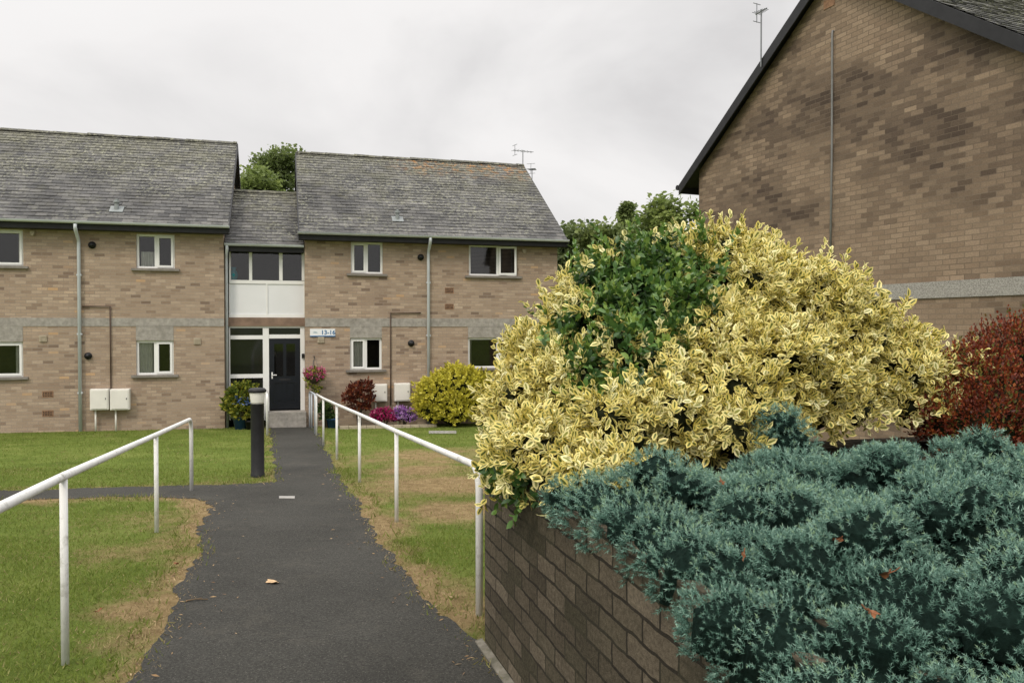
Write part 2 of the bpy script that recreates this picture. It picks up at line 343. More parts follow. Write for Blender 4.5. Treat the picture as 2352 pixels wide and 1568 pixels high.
def shoots(pos,nrm,k,ls,spread=.8,up=.4,jit=.4,length=.1,flat_=0.):
    n=len(pos);sd=nrmz(nrm*.8+np.array([0,0,up])+rng.normal(size=(n,3))*jit)
    r0=nrmz(np.cross(sd,rsph(n)));r1=np.cross(sd,r0)
    ang=(np.arange(k)[None]*2.4+rng.uniform(0,6.3,(n,1)))+rng.normal(size=(n,k))*.25
    fr=(np.arange(k)[None]+rng.uniform(0,1,(n,k)))/k
    L=length*rng.uniform(.6,1.4,(n,1))
    rad=np.cos(ang)[...,None]*r0[:,None]+np.sin(ang)[...,None]*r1[:,None]
    p=pos[:,None]+sd[:,None]*((fr-.5)*L)[...,None]
    w=(1.15-fr*(1-.35*flat_))*spread
    d=nrmz(sd[:,None]*((.35-.25*flat_)+.7*fr)[...,None]+rad*w[...,None]+np.array([0,0,.05]))
    nn=nrmz(sd[:,None]-rad*.5+rng.normal(size=(n,k,3))*.2)
    sz=ls*rng.uniform(.65,1.25,(n,k))
    return p.reshape(-1,3),d.reshape(-1,3),nn.reshape(-1,3),sz.reshape(-1)
def core_mesh(lumps,sc,name,mat,parent,sub=2):  # added dark lumps inside the foliage so gaps read as shade
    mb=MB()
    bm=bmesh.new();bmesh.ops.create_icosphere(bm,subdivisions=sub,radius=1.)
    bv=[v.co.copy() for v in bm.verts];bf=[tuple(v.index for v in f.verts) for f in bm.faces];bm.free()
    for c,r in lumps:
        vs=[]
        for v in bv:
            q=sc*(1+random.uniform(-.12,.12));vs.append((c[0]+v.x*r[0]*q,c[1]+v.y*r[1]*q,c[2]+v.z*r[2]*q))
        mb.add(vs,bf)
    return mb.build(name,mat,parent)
def loc_lumps(lumps,base): return [((c[0]-base[0],c[1]-base[1],c[2]-base[2]),r) for c,r in lumps]
def shrub(name,label,cat,lumps,base,n,k,ls,mat,group=None,core=.8,length=.1,up=.4,jit=.4,tmpl=T_DIAM,zmin=-.5,part='foliage'):
    root=thing(name,label,cat,base,0,group);L=loc_lumps(lumps,base)
    p,nn,_=lump_points(L,n,zmin)
    p=p+nn*rng.normal(size=(len(p),1))*.12*np.mean([l[1][0] for l in L])
    P,D,NN,S=shoots(p,nn,k,ls,up=up,jit=jit,length=length)
    rnd=np.clip(np.repeat(rng.uniform(.1,.9,len(p)),k)+rng.normal(size=len(P))*.15,0,1)
    leaves(part,P,D,NN,S,rnd,np.zeros(len(P)),tmpl,mat,root)
    if core: core_mesh(L,core,'shade_core',M['core'],root)  # solid dark filler, shade put into the colour behind the leaves
    ps=[]
    for i in range(3):
        w=i*2.1;c=L[i%len(L)][0];ps.append([(.04*math.cos(w),.04*math.sin(w),-.03),(c[0]*.5,c[1]*.5,c[2]*.6+.05),c])
    stems(ps,.022,.008,M['bark'],root)
    return root
# ------------------------------------------------------------ ground
PD=Vector((.272,-.962,0))
def G(x,y): p=on_ground(x,y);return (p.x,p.y)
ln=[G(*q) for q in [(300,1568),(375,1465),(430,1330),(455,1255),(468,1190),(488,1163),(455,1143),(250,1143),(0,1150)]]
lf=[G(*q) for q in [(0,1128),(250,1119),(470,1114),(600,1109),(636,1106),(628,1050),(621,1000),(613,953)]]
rt=[G(*q) for q in [(704,953),(722,982),(738,1005),(762,1060),(795,1120),(850,1195),(905,1280),(985,1375),(1060,1440),(1112,1483),(1178,1568)]]
p0=ln[0];p1=rt[-1]
poly=[(p0[0]+PD.x*9,p0[1]+PD.y*9)]+ln+[(ln[-1][0]-9,ln[-1][1]-2.4),(lf[0][0]-9,lf[0][1]-2.4)]+lf+rt+[(p1[0]+PD.x*9,p1[1]+PD.y*9)]
pp=[];wob=np.zeros(2)
for i in range(len(poly)):
    a=np.array(poly[i]);b=np.array(poly[(i+1)%len(poly)]);n=max(1,int(np.linalg.norm(b-a)/.07))
    for k in range(n):
        q=a+(b-a)*k/n;wob=wob*.8+rng.normal(size=2)*.018
        pp.append(q+wob+(rng.normal(size=2)*.012))
PATH=np.array(pp)
def inpoly(X,Y,Q):
    ins=np.zeros(len(X),bool);n=len(Q);j=n-1
    for i in range(n):
        xi,yi=Q[i];xj,yj=Q[j]
        c=((yi>Y)!=(yj>Y))&(X<(xj-xi)*(Y-yi)/((yj-yi) if yj!=yi else 1e-9)+xi);ins^=c;j=i
    return ins
def pdist(X,Y):
    best=np.full(len(X),1e9)
    for (a,b) in PATH: best=np.minimum(best,(X-a)**2+(Y-b)**2)
    return np.sqrt(best)
mb=MB();mb.quad(*[(q[0],q[1],gz(q[0],q[1])+.006) for q in PATH])
tag(mb.build('path',M['asphalt']),'dark tarmac path leading to the entrance door with a branch to the left','path',kind='structure')
DP=[(G(1020,1110),1.3,1.),(G(960,1050),1.6,.75),(G(1070,1170),.9,.9),(G(350,1195),.8,.55),(G(290,1270),.6,.55),(G(180,1220),.7,.35),(G(960,1080),1.0,.8),(G(1090,1040),1.5,.65),(G(345,1400),.45,.85),(G(300,1480),.35,.8),(G(890,1265),.35,.8),(G(1010,1420),.35,.9),(G(960,1360),.3,.8)]
def wnoise(X,Y):
    return (np.sin(X*3.1+1.7*np.sin(Y*1.3))+np.sin(Y*2.7+X*.9+1.3*np.sin(X*2.2))+.7*np.sin(X*7.3+Y*5.1)+.6*np.sin(Y*8.7-X*4.3))/3.3
def dryf(X,Y):
    d=pdist(X,Y);wn_=wnoise(X,Y)
    r=np.clip(1.0-d/(.52+.26*wn_),0,1)*(.9+.3*wn_)*np.where(Y<9.8,1.,.6)
    for c,rad,am in DP: r=np.maximum(r,am*np.exp(-((X-c[0])**2+(Y-c[1])**2)/rad**2)*(1+.3*wn_))
    r=np.maximum(r,.16+.14*wn_)
    return np.clip(r,0,1)
xs=np.concatenate([[-400,-200,-100,-60,-40,-25],np.arange(-17,10,.2),[12,16,25,40,60,100,200,400]])
ys=np.concatenate([[-400,-200,-100,-50,-25,-15,-8,-4,-1],np.arange(1,27,.2),[28,30,35,45,60,100,200,400,800]])
XX,YY=np.meshgrid(xs,ys);ZZ=-SL*np.clip(YY,-25,30)
nx,ny=len(xs),len(ys)
vs=np.stack([XX,YY,ZZ],-1).reshape(-1,3)
fs=[(j*nx+i,j*nx+i+1,(j+1)*nx+i+1,(j+1)*nx+i) for j in range(ny-1) for i in range(nx-1)]
me=bpy.data.meshes.new('ground');me.from_pydata(vs.tolist(),[],fs);me.update()
fx,fy=vs[:,0],vs[:,1];dr=np.zeros(len(vs));msk=(abs(fx)<20)&(fy>-2)&(fy<28);dr[msk]=dryf(fx[msk],fy[msk])
a_=me.attributes.new('dry','FLOAT','POINT');a_.data.foreach_set('value',dr)
me.materials.append(M['lawn']);o=bpy.data.objects.new('ground',me);COL.objects.link(o)
tag(o,'mown lawn with dry straw coloured patches beside the path','lawn',kind='structure')
C0=on_ground(1113,1481);WR=R(-74.2)
WX=Vector((math.cos(WR),math.sin(WR),0));WY=Vector((-math.sin(WR),math.cos(WR),0))
def blades(n,x0,x1,y0,y1,hs,wd):
    X=rng.uniform(x0,x1,n);Y=rng.uniform(y0,y1,n)
    inp=inpoly(X,Y,PATH);d=pdist(X,Y)
    keep=(~inp)|(inp&(d<.10)&(rng.uniform(size=n)<.35))
    lx=(X-C0.x)*WX.x+(Y-C0.y)*WX.y;ly=(X-C0.x)*WY.x+(Y-C0.y)*WY.y
    keep&=~((lx>-.02)&(ly>-.02))
    la=(X-OAx)*nA[0]+(Y-OAy)*nA[1];keep&=la<-.05
    X,Y,d=X[keep],Y[keep],d[keep];n=len(X)
    dry=dryf(X,Y)+rng.normal(size=n)*.24+.05
    dr=np.clip((dry-.35)/.35,0,1)
    keep=(rng.uniform(size=n)>dr*.45);X,Y,d,dr=X[keep],Y[keep],d[keep],dr[keep];n=len(X)
    pos=np.stack([X,Y,-SL*Y],-1)
    lean=rng.normal(size=(n,3))*np.where(dr>.5,1.3,.6)[:,None];lean[:,2]=1.
    clump=.5+.5*np.sin(X*2.1+np.sin(Y*1.7)*2)*np.sin(Y*2.3+X*.6)
    edge=np.where((d<.22)&(dr<.6),1.7,1.)
    sz=hs*rng.uniform(.5,1.3,n)*(.8+.4*clump)*edge
    rd=np.clip(rng.uniform(0,1,n)*.7+clump*.3,0,1)
    return pos,lean,rsph(n),sz,rd,dr
AA=R(15.8);eA=(math.cos(AA),math.sin(AA));nA=(-math.sin(AA),math.cos(AA))
OAy=20.2;OAx=(515-CX)/F*OAy
T_BL=(np.array([(0,-.09,0),(0,.09,0),(1,0,.1)],float),[(0,1,2)],np.array([1,1,1.]))
B1=blades(110000,-5.6,.6,3.2,7.5,.030,0);B2=blades(80000,-8.,1.6,7.5,12.5,.034,0);B3=blades(50000,-13,4,12.5,21,.042,0)
cat=[np.concatenate([a,b,c]) for a,b,c in zip(B1,B2,B3)]
o=leaves('grass',cat[0],cat[1],cat[2],cat[3],cat[4],cat[5],T_BL,M['grass'])
tag(o,'short green and straw coloured grass blades growing over the lawn','grass',kind='stuff')
n=14000;X=rng.uniform(-4.5,.6,n);Y=rng.uniform(3.2,12,n);d=pdist(X,Y)
lx=(X-C0.x)*WX.x+(Y-C0.y)*WX.y;ly=(X-C0.x)*WY.x+(Y-C0.y)*WY.y
kp=(rng.uniform(size=n)<np.exp(-d/.10)*(.6+.4*wnoise(X,Y)))&~((lx>-.05)&(ly>-.02));X,Y=X[kp],Y[kp];n=len(X)
dd=rsph(n);dd[:,2]*=.12
o=leaves('leaf_litter',np.stack([X,Y,-SL*Y+.012],-1),dd,np.tile([0,0,1.],(n,1))+rng.normal(size=(n,3))*.3,rng.uniform(.015,.05,n),rng.uniform(0,1,n),np.zeros(n),(np.array([(0,0,0),(.5,-.13,.05),(1,0,0),(.5,.13,.05)],float),[(0,1,2,3)],np.ones(4)),M['litter'])
tag(o,'dry straw and leaf bits scattered along the edges of the path','leaf litter',kind='stuff')
# ------------------------------------------------------------ apartment building
def A(x,y,t=0.):
    d=ray(x,y);k=(OAx*nA[0]+OAy*nA[1]+t)/(d[0]*nA[0]+d[1]*nA[1])
    px,py=k*d[0],k*d[1];return ((px-OAx)*eA[0]+(py-OAy)*eA[1],EYE+k*d[2])
def Aw(s,t,z=None):
    X=OAx+eA[0]*s+nA[0]*t;Y=OAy+eA[1]*s+nA[1]*t
    return Vector((X,Y,gz(X,Y) if z is None else z))
def gA(s,t): return Aw(s,t).z
flat=thing('apartment_building','long two storey brick block of flats with slate roofs and a glazed white entrance link','building',(OAx,OAy,0),AA)
def holes_wall(mb,s0,s1,z0,z1,holes,t=0.,dp=.14):
    X=sorted(set([s0,s1]+[h[0] for h in holes]+[h[1] for h in holes]));Z=sorted(set([z0,z1]+[h[2] for h in holes]+[h[3] for h in holes]))
    for i in range(len(X)-1):
        for j in range(len(Z)-1):
            cx,cz=(X[i]+X[i+1])/2,(Z[j]+Z[j+1])/2
            if any(h[0]<cx<h[1] and h[2]<cz<h[3] for h in holes): continue
            mb.quad((X[i],t,Z[j]),(X[i+1],t,Z[j]),(X[i+1],t,Z[j+1]),(X[i],t,Z[j+1]))
    for a,b,c,d in holes:
        mb.quad((a,t,c),(a,t+dp,c),(a,t+dp,d),(a,t,d));mb.quad((b,t,c),(b,t,d),(b,t+dp,d),(b,t+dp,c))
        mb.quad((a,t,d),(a,t+dp,d),(b,t+dp,d),(b,t,d));mb.quad((a,t,c),(b,t,c),(b,t+dp,c),(a,t+dp,c))
def frame_bars(mb,a,b,c,d,w,t0,t1):
    mb.box(a,a+w,t0,t1,c,d);mb.box(b-w,b,t0,t1,c,d);mb.box(a+w,b-w,t0,t1,c,c+w);mb.box(a+w,b-w,t0,t1,d-w,d)
def window(h,bars=(.5,),sash=1,t=.05,curtain=None,blind=False,sill=True):
    a,b,c,d=h;w=.055
    mb=MB();frame_bars(mb,a,b,c,d,w,t,t+.07)
    xs_=[a]+[a+(b-a)*q for q in bars]+[b]
    for q in xs_[1:-1]: mb.box(q-.03,q+.03,t+.002,t+.068,c+w,d-w)
    fr=mb.build('window',M['white'],flat)
    mb=MB();mb.quad((a+.02,t+.045,c+.02),(b-.02,t+.045,c+.02),(b-.02,t+.045,d-.02),(a+.02,t+.045,d-.02));mb.build('pane',M['glass'],fr)
    if sash is not None:
        l,r=xs_[sash],xs_[sash+1];l+=.03 if sash else .035;r-=.035 if sash==len(xs_)-2 else .03
        mb=MB();frame_bars(mb,l,r,c+.035,d-.035,.05,t-.018,t+.03);mb.build('casement',M['white'],fr)
    if sill:
        mb=MB();mb.box(a-.11,b+.11,-.07,t+.02,c-.055,c+.004);mb.build('sill',M['sill'],fr)
    if curtain:
        for cu_ in curtain:
            q0,q1,zb=cu_[:3];zt_=cu_[3] if len(cu_)>3 else .97
            mb=MB();n=14
            for i in range(n):
                s0,s1=a+(b-a)*(q0+(q1-q0)*i/n),a+(b-a)*(q0+(q1-q0)*(i+1)/n)
                y0,y1=t+.10+.02*math.sin(i*1.9),t+.10+.02*math.sin((i+1)*1.9);zb_=c+(d-c)*zb;zz_=c+(d-c)*zt_
                mb.quad((s0,y0,zb_),(s1,y1,zb_),(s1,y1,zz_),(s0,y0,zz_))
            mb.build('curtain',M['curtain'],fr)
    if blind:
        mb=MB();n=20
        for i in range(n):
            z=c+.05+(d-c-.1)*i/n;mb.quad((a+.04,t+.10,z),(b-.04,t+.10,z),(b-.04,t+.125,z+.02),(a+.04,t+.125,z+.02))
        mb.build('blind',M['blind'],fr)
    return fr
def slates(mb,s0,s1,te,ze,tr,zr,sw=.25,ex=.175):
    L=math.hypot(tr-te,zr-ze);ut,uz=(tr-te)/L,(zr-ze)/L;nt_,nz_=-uz,ut
    rows=int(L/ex);ex=L/rows
    mb.cur=(.3,0.)
    mb.quad((s0,te,ze),(s1,te,ze),(s1,tr,zr),(s0,tr,zr))
    for r in range(rows):
        l0,l1=r*ex-.02,(r+1)*ex+.03
        s=s0-(.5*sw if r%2 else 0.)
        while s<s1:
            a,b=max(s,s0)+.003,min(s+sw,s1)-.003
            s+=sw
            if b-a<.03: continue
            lift=.022+random.uniform(-.003,.007);dl=random.uniform(-.010,.010);tw=random.uniform(-.003,.003)
            mb.cur=(random.random(),(r+.5)/rows)
            def pt(x,l,h): return (x,te+ut*l+nt_*h,ze+uz*l+nz_*h)
            A0,A1=pt(a,l0+dl,lift+tw),pt(b,l0+dl,lift-tw);B0,B1=pt(a,l1,.006),pt(b,l1,.006)
            C0_,C1_=pt(a,l0+dl,lift-.016),pt(b,l0+dl,lift-.016)
            mb.add([A0,A1,B1,B0,C0_,C1_],[(0,1,2,3),(4,5,1,0)])
def ridge(parent,s0,s1,t,z):
    mb=MB();s=s0
    while s<s1-.05:
        e=min(s+.44,s1);r=.105;n=7;vs=[]
        dz=random.uniform(-.008,.010)
        for x,k in ((s,1.),(e,.90)):
            for i in range(n):
                w=math.pi*(i/(n-1))*.9+.05*math.pi
                vs.append((x,t+math.cos(w)*r*k*1.35,z-.05+dz+math.sin(w)*r*k))
        mb.cur=(random.random()*.7,1.)
        mb.add(vs,[(i,i+1,n+i+1,n+i) for i in range(n-1)]+[tuple(range(n)),tuple(range(2*n-1,n-1,-1))]);s+=.43
    return mb.build('ridge_tiles',M['slate'],parent)
def block_roof(s0,s1,te,ze,tr,zr,mat,front_gutter=True):
    mb=MB();slates(mb,s0,s1,te,ze,tr,zr)
    mb.cur=(.3,.5);tb=2*tr-te
    mb.quad((s0,tr,zr),(s1,tr,zr),(s1,tb,ze),(s0,tb,ze))
    mb.quad((s0,te+.02,ze-.06),(s1,te+.02,ze-.06),(s1,tr,zr-.06),(s0,tr,zr-.06))
    rf=mb.build('roof',mat,flat);ridge(rf,s0,s1,tr,zr)
    for s,dd in ((s0,-.025),(s1,.025)):
        mb=MB()
        for ta,za,tb_,zb in ((te,ze,tr,zr),(2*tr-te,ze,tr,zr)):
            mb.prism([(s,ta,za-.17),(s,ta,za-.004),(s,tb_,zb-.004),(s,tb_,zb-.17)],(dd,0,0))
        mb.build('barge_board',M['black'],rf)
    return rf
def gutter(s0,s1,te,ze,wt):
    mb=MB();n=7;vs=[];r=.062
    for x in (s0,s1):
        for i in range(n):
            w=math.pi+math.pi*i/(n-1);vs.append((x,te-.03+math.cos(w)*r,ze-.005+math.sin(w)*r*1.0))
    mb.add(vs,[(i,i+1,n+i+1,n+i) for i in range(n-1)]+[tuple(range(n)),tuple(range(2*n-1,n-1,-1))])
    g=mb.build('gutter',M['gutter'],flat,True)
    mb=MB();mb.box(s0+.02,s1-.02,te+.04,te+.065,ze-.19,ze-.01);mb.box(s0+.02,s1-.02,te+.065,wt-.004,ze-.19,ze-.17);mb.build('fascia',M['black'],g)
TE=-.36;TR=3.85;TB=2*TR
ze1=A(300,511,TE)[1];zr1=A(547,330,TR)[1]
ze2=A(988,541,TE)[1];zr2=A(930,365,TR)[1]
S1L=-12.;s2a=A(700,640)[0];s2b=A(1280,640)[0]
zt1=ze1+(zr1-ze1)/(TR-TE)*(-TE)-.09;zt2=ze2+(zr2-ze2)/(TR-TE)*(-TE)-.09
def rect(x0,y0,x1,y1,t=0.):
    a,b=A(x0,(y0+y1)/2,t)[0],A(x1,(y0+y1)/2,t)[0];xm=(x0+x1)/2
    return (a,b,A(xm,y1,t)[1],A(xm,y0,t)[1])
W2=rect(313,538,401,617);W4=rect(313,782,399,861)
W1=rect(0,527,53,611);W1=(W1[1]-1.35,W1[1],W1[2],W1[3]);W3=rect(0,785,53,866);W3=(W3[1]-1.35,W3[1],W3[2],W3[3])
W5=rect(806,556,879,629);W7=rect(804,776,877,849);W6=rect(1077,563,1188,634);W8=rect(1075,775,1189,845)
Z0=-1.6
def gable_side(mb,s,zt,zr):
    mb.quad((s,0,Z0),(s,TB,Z0),(s,TB,zt),(s,TR,zr-.12),(s,0,zt))
mb=MB();holes_wall(mb,S1L,0.,Z0,zt1,[W1,W2,W3,W4]);gable_side(mb,0.,zt1,zr1);gable_side(mb,S1L,zt1,zr1);mb.quad((S1L,TB,Z0),(0,TB,Z0),(0,TB,zt1),(S1L,TB,zt1))
w1=mb.build('wall',M['brickA'],flat);w1['label']='brick wall of the left block'
mb=MB();holes_wall(mb,s2a,s2b,Z0,zt2,[W5,W6,W7,W8]);gable_side(mb,s2a,zt2,zr2);gable_side(mb,s2b,zt2,zr2);mb.quad((s2a,TB,Z0),(s2b,TB,Z0),(s2b,TB,zt2),(s2a,TB,zt2))
w2=mb.build('wall',M['brickA'],flat);w2['label']='brick wall of the right block'
s1r=.14
rf1=block_roof(S1L,s1r,TE,ze1,TR,zr1,M['slate']);rf2=block_roof(s2a-.14,s2b+.16,TE,ze2,TR,zr2,M['slateO'])
gutter(S1L,s1r+.02,TE,ze1,0.);gutter(s2a-.17,s2b+.2,TE,ze2,0.)
# link
LT=.30
zel=A(610,561,.02)[1];zrl=A(612,442,2.7)[1]
mb=MB();slates(mb,.02,s2a-.02,.0,zel,2.7,zrl);mb.cur=(.3,.5);mb.quad((.02,2.7,zrl),(s2a-.02,2.7,zrl),(s2a-.02,5.4,zel),(.02,5.4,zel))
rfl=mb.build('roof',M['slate'],flat);ridge(rfl,.02,s2a-.02,2.7,zrl);gutter(.02,s2a-.02,0.,zel,LT)
def frames(name,mat,boxes,parent,t0,t1):
    mb=MB()
    for (x0,y0,x1,y1) in boxes:
        a,b,c,d=rect(x0,y0,x1,y1,LT);mb.box(a,b,t0,t1,c,d)
    return mb.build(name,mat,parent)
def pane(x0,y0,x1,y1,parent,t,mat='glass'):
    a,b,c,d=rect(x0,y0,x1,y1,LT);mb=MB();mb.quad((a,t,c),(b,t,c),(b,t,d),(a,t,d));return mb.build('pane',M[mat],parent)
uw=frames('window',M['white'],[(526,569,700,575),(526,644,700,652),(526,575,530,644),(572,575,579,644),(641,575,649,644),(693,575,700,644)],flat,LT,LT+.08)
uw['label']='wide three pane landing window above the entrance'
pane(528,572,698,648,uw,LT+.05)
pn=frames('cladding_panel',M['panel'],[(526,652,612,727),(614,652,700,727)],flat,LT+.02,LT+.06)
frames('trim',M['white'],[(526,722,700,729),(526,652,529,722),(611,652,615,722),(697,652,700,722)],pn,LT+.0,LT+.018)
frames('entrance_beam',M['brownbeam'],[(522,729,702,749)],flat,LT-.02,LT+.2)
sc=frames('entrance_screen',M['white'],[(526,749,700,753),(526,753,529,965),(604,753,618,965),(690,753,700,965),(529,770,604,779),(618,768,690,777),(529,859,604,868),(529,905,604,912)],flat,LT+.02,LT+.10)
pane(527,750,606,960,sc,LT+.06,'darkglass');pane(617,750,691,770,sc,LT+.06,'darkglass')
da,db,dc,dd_=rect(618,777,690,941,LT);mb=MB();t0=LT+.03
dm=(da+db)/2
h_=dd_-dc;gl=[(da+.13,dm-.04,dc+h_*.47,dd_-.14),(dm+.04,db-.13,dc+h_*.47,dd_-.14)];lo=[(da+.13,dm-.04,dc+.2,dc+h_*.38),(dm+.04,db-.13,dc+.2,dc+h_*.38)]
holes_wall(mb,da+.012,db-.012,dc+.02,dd_-.012,gl+lo,t0,.02)
door=mb.build('door',M['door'],flat);door['label']='dark navy entrance door with two glazed lights'
mb=MB()
for a,b,c,d in gl: mb.quad((a,t0+.015,c),(b,t0+.015,c),(b,t0+.015,d),(a,t0+.015,d))
mb.build('pane',M['glass'],door)
mb=MB()
for a,b,c,d in lo:
    mb.quad((a,t0+.019,c),(b,t0+.019,c),(b,t0+.019,d),(a,t0+.019,d));mb.box(a+.05,b-.05,t0+.006,t0+.018,c+.05,d-.05)
mb.build('door_panel',M['door'],door)
mb=MB();mb.box(da+.06,da+.09,t0-.012,t0-.001,dc+h_*.44,dc+h_*.53);mb.box(da+.065,da+.19,t0-.05,t0-.03,dc+h_*.485,dc+h_*.497);mb.box(da+.068,da+.085,t0-.03,t0-.012,dc+h_*.484,dc+h_*.498);mb.build('handle',M['white'],door)
mb=MB();mb.box(dm-.14,dm+.14,t0-.008,t0-.001,dc+h_*.41,dc+h_*.44);mb.build('letter_slot',M['black'],door)
mb=MB();a,b,_,_=rect(614,940,702,952,LT);mb.box(a,b,LT-.5,LT+.02,dc-.6,dc-.015);mb.build('doorstep',M['concrete'],flat)
mb=MB();a,b,c,d=rect(693,812,699,822,LT);mb.box(a,b,LT-.03,LT+.018,c,d);mb.build('entry_phone',M['ventblack'],flat)
zmid=A(610,735,LT)[1];zlk=zel+(zrl-zel)*2.2/2.7-.05
mb=MB();mb.box(S1L+.1,-.05,1.6,1.65,Z0,zt1);mb.box(s2a+.05,s2b-.05,1.6,1.65,Z0,zt2);mb.box(.02,s2a-.02,2.2,2.25,Z0,zlk)
mb.box(S1L+.1,-.05,.2,1.59,-1.4,gA(-3,0)+.25);mb.box(s2a+.05,s2b-.05,.2,1.59,-1.4,gA(6,0)+.25)
mb.box(.07,s2a-.07,LT+.12,2.19,dc-.12,dc-.03);mb.box(.07,s2a-.07,LT+.21,2.19,zmid-.12,zmid+.1);mb.box(.021,.06,LT+.22,2.18,dc,zel-.1);mb.box(s2a-.06,s2a-.021,LT+.22,2.18,dc,zel-.1)
mb.box(.07,s2a-.07,LT+.1,2.19,zel-.16,zel-.09)
mb.build('interior_wall',M['interior'],flat)
for (s0,s1,yb,xm) in ((S1L,0.,730,300),(s2a,s2b,731,1000)):
    zt,zb=A(xm,yb,0)[1],A(xm,yb+19,0)[1]
    mb=MB();mb.box(s0+.002,s1-.002,-.012,.06,zb,zt);mb.build('concrete_band',M['concrete'],flat)
    for h in ([W3,W4] if s1==0. else [W7,W8]):
        mb=MB();mb.box(h[0],h[1],-.009,.06,h[3]+.003,zb-.002);mb.build('lintel_panel',M['concrete'],flat)
window(W1,(.5,),1,curtain=[(.9,.97,0.)]);window(W2,(.5,),1,curtain=[(.1,.44,.02,.5)]);window(W3,(.5,),1,curtain=[(.86,.98,.0)]);window(W4,(.5,),1,curtain=[(.02,.42,.0),(.86,.98,0.)])
window(W5,(.5,),0,curtain=[(.04,.13,0.)]);w6=window(W6,(.6,),None,blind=True);window(W7,(.5,),0,curtain=[(.04,.46,.12)]);window(W8,(.6,),1,curtain=[(.02,.09,0),(.85,.98,0)])
a,b,c,d=W6;l=a+(b-a)*.6+.03
mb=MB();frame_bars(mb,0,b-.035-l,c+.035,d-.035,.05,-.02,.03);o_=mb.build('casement',M['white'],w6);o_.location=(l,.03,0);o_.rotation_euler=(0,0,R(-14))
def pipe(name,pts,r,mat,brk=None):
    mb=MB();mb.tube(pts,r,10);o_=mb.build(name,mat,flat,True)
    if brk:
        for (s,z) in brk:
            mb=MB();mb.box(s-r-.012,s+r+.012,-.1,-.002,z-.02,z+.02);mb.build('bracket',mat,o_)
    return o_
for (x,yt,xb,yb_) in ((180,515,181,1002),(984,545,982,975)):
    s,zt=A(x,yt,-.08);_,_=A(xb,yb_,-.08);zb=gA(s,0)-.05
    pipe('downpipe',[(s,TE-.03,zt-.03),(s,TE-.03,zt-.12),(s,TE+.04,zt-.2),(s,-.09,zt-.36),(s,-.07,zt-.45),(s,-.07,zb)],.040,M['gutter'],[(s,zt-1.2),(s,zt-2.6),(s,zt-4.)])
s=.05;pipe('downpipe',[(s+.03,-.03,zel-.05),(s+.03,-.03,zel-.15),(s,.14,zel-.3),(s,.16,zel-.4),(s,.16,gA(0,0)-.05)],.036,M['gutter'])
for (x0,x1,yh,yb_) in ((190,253,703,900),(966,897,718,930)):
    a=A(x0,yh,-.03);b=A(x1,yh,-.03);c=A(x1,yb_,-.03)
    pipe('gas_pipe',[(a[0],-.0,a[1]),(a[0],-.03,a[1]),(b[0],-.03,b[1]),(b[0],-.03,c[1])],.016,M['brownpipe'])
for x0,y0,x1,y1 in ((207,893,250,941),(253,893,298,941),(855,882,889,922),(906,880,942,921)):
    a,b,c,d=rect(x0,y0,x1,y1,-.15)
    mb=MB();mb.box(a,b,-.19,-.003,c,d);bx_=mb.build('meter_box',M['meter'],flat,bevel=.012)
    mb=MB();mb.box(a+.03,b-.03,-.203,-.192,c+.03,d-.03);mb.build('door',M['meter'],bx_,bevel=.005)
    mb=MB();mb.box(b-.07,b-.055,-.212,-.204,(c+d)/2,(c+d)/2+.04);mb.build('latch',M['ventblack'],bx_)
    sp_=a+(b-a)*.25;mb=MB();mb.tube([(sp_,-.08,c),(sp_,-.08,gA(sp_,-.08)-.05)],.022,8);mb.build('supply_pipe',M['meter'],bx_,True)
for x,y in ((212,563),(203,817),(966,591),(944,788)):
    s,z=A(x,y,0);mb=MB();mb.disc_y((s,z),.085,-.035,-.001);v_=mb.build('flue_vent',M['ventblack'],flat,True)
    mb=MB();mb.disc_y((s,z),.05,-.10,-.037);mb.build('outlet',M['ventblack'],v_,True)
for x,y in ((99,777),(453,783),(737,780)):
    s,z=A(x,y,0);mb=MB();mb.box(s-.08,s+.08,-.03,-.002,z-.075,z+.075)
    for k in range(4): mb.box(s-.06,s+.06,-.038,-.032,z-.05+k*.03,z-.035+k*.03)
    mb.build('wall_vent',M['beige'],flat)
for x,y in ((110,905),(110,949),(1032,667),(1032,704)):
    s,z=A(x,y,0);mb=MB();mb.box(s-.12,s+.12,-.006,-.002,z-.075,z+.075);v_=mb.build('air_brick',M['terra'],flat)
    mb=MB()
    for i in range(6):
        for j in range(3): mb.box(s-.10+i*.035,s-.08+i*.035,-.009,-.007,z-.055+j*.04,z-.03+j*.04)
    mb.build('vent_slots',M['ventblack'],v_)
for x,y in ((76,535),(1203,576)):
    s,z=A(x,y,0);mb=MB();mb.box(s-.05,s+.05,-.08,-.002,z-.03,z+.04);mb.disc_y((s,z-.04),.035,-.09,-.03);mb.build('wall_lamp',M['beige'],flat)
for x,y,rf,zr_,ze_ in ((268,484,rf1,zr1,ze1),(913,506,rf2,zr2,ze2)):
    for t in np.arange(TE,TR,.02):
        s,z=A(x,y,t)
        if z<=ze_+(zr_-ze_)*(t-TE)/(TR-TE): break
    z=ze_+(zr_-ze_)*(t-TE)/(TR-TE);k=(zr_-ze_)/(TR-TE)
    mb=MB();mb.prism([(s-.15,t-.12,z-.12*k+.032),(s+.15,t-.12,z-.12*k+.032),(s+.15,t+.12,z+.12*k+.032),(s-.15,t+.12,z+.12*k+.032)],(0,-.006,.008))
    mb.lathe([(.055,-.06),(.05,.19),(.075,.19),(.075,.22),(.05,.23),(.05,.27),(.02,.28)],(s,t,z),14);mb.build('roof_flue',M['fluegrey'],rf)
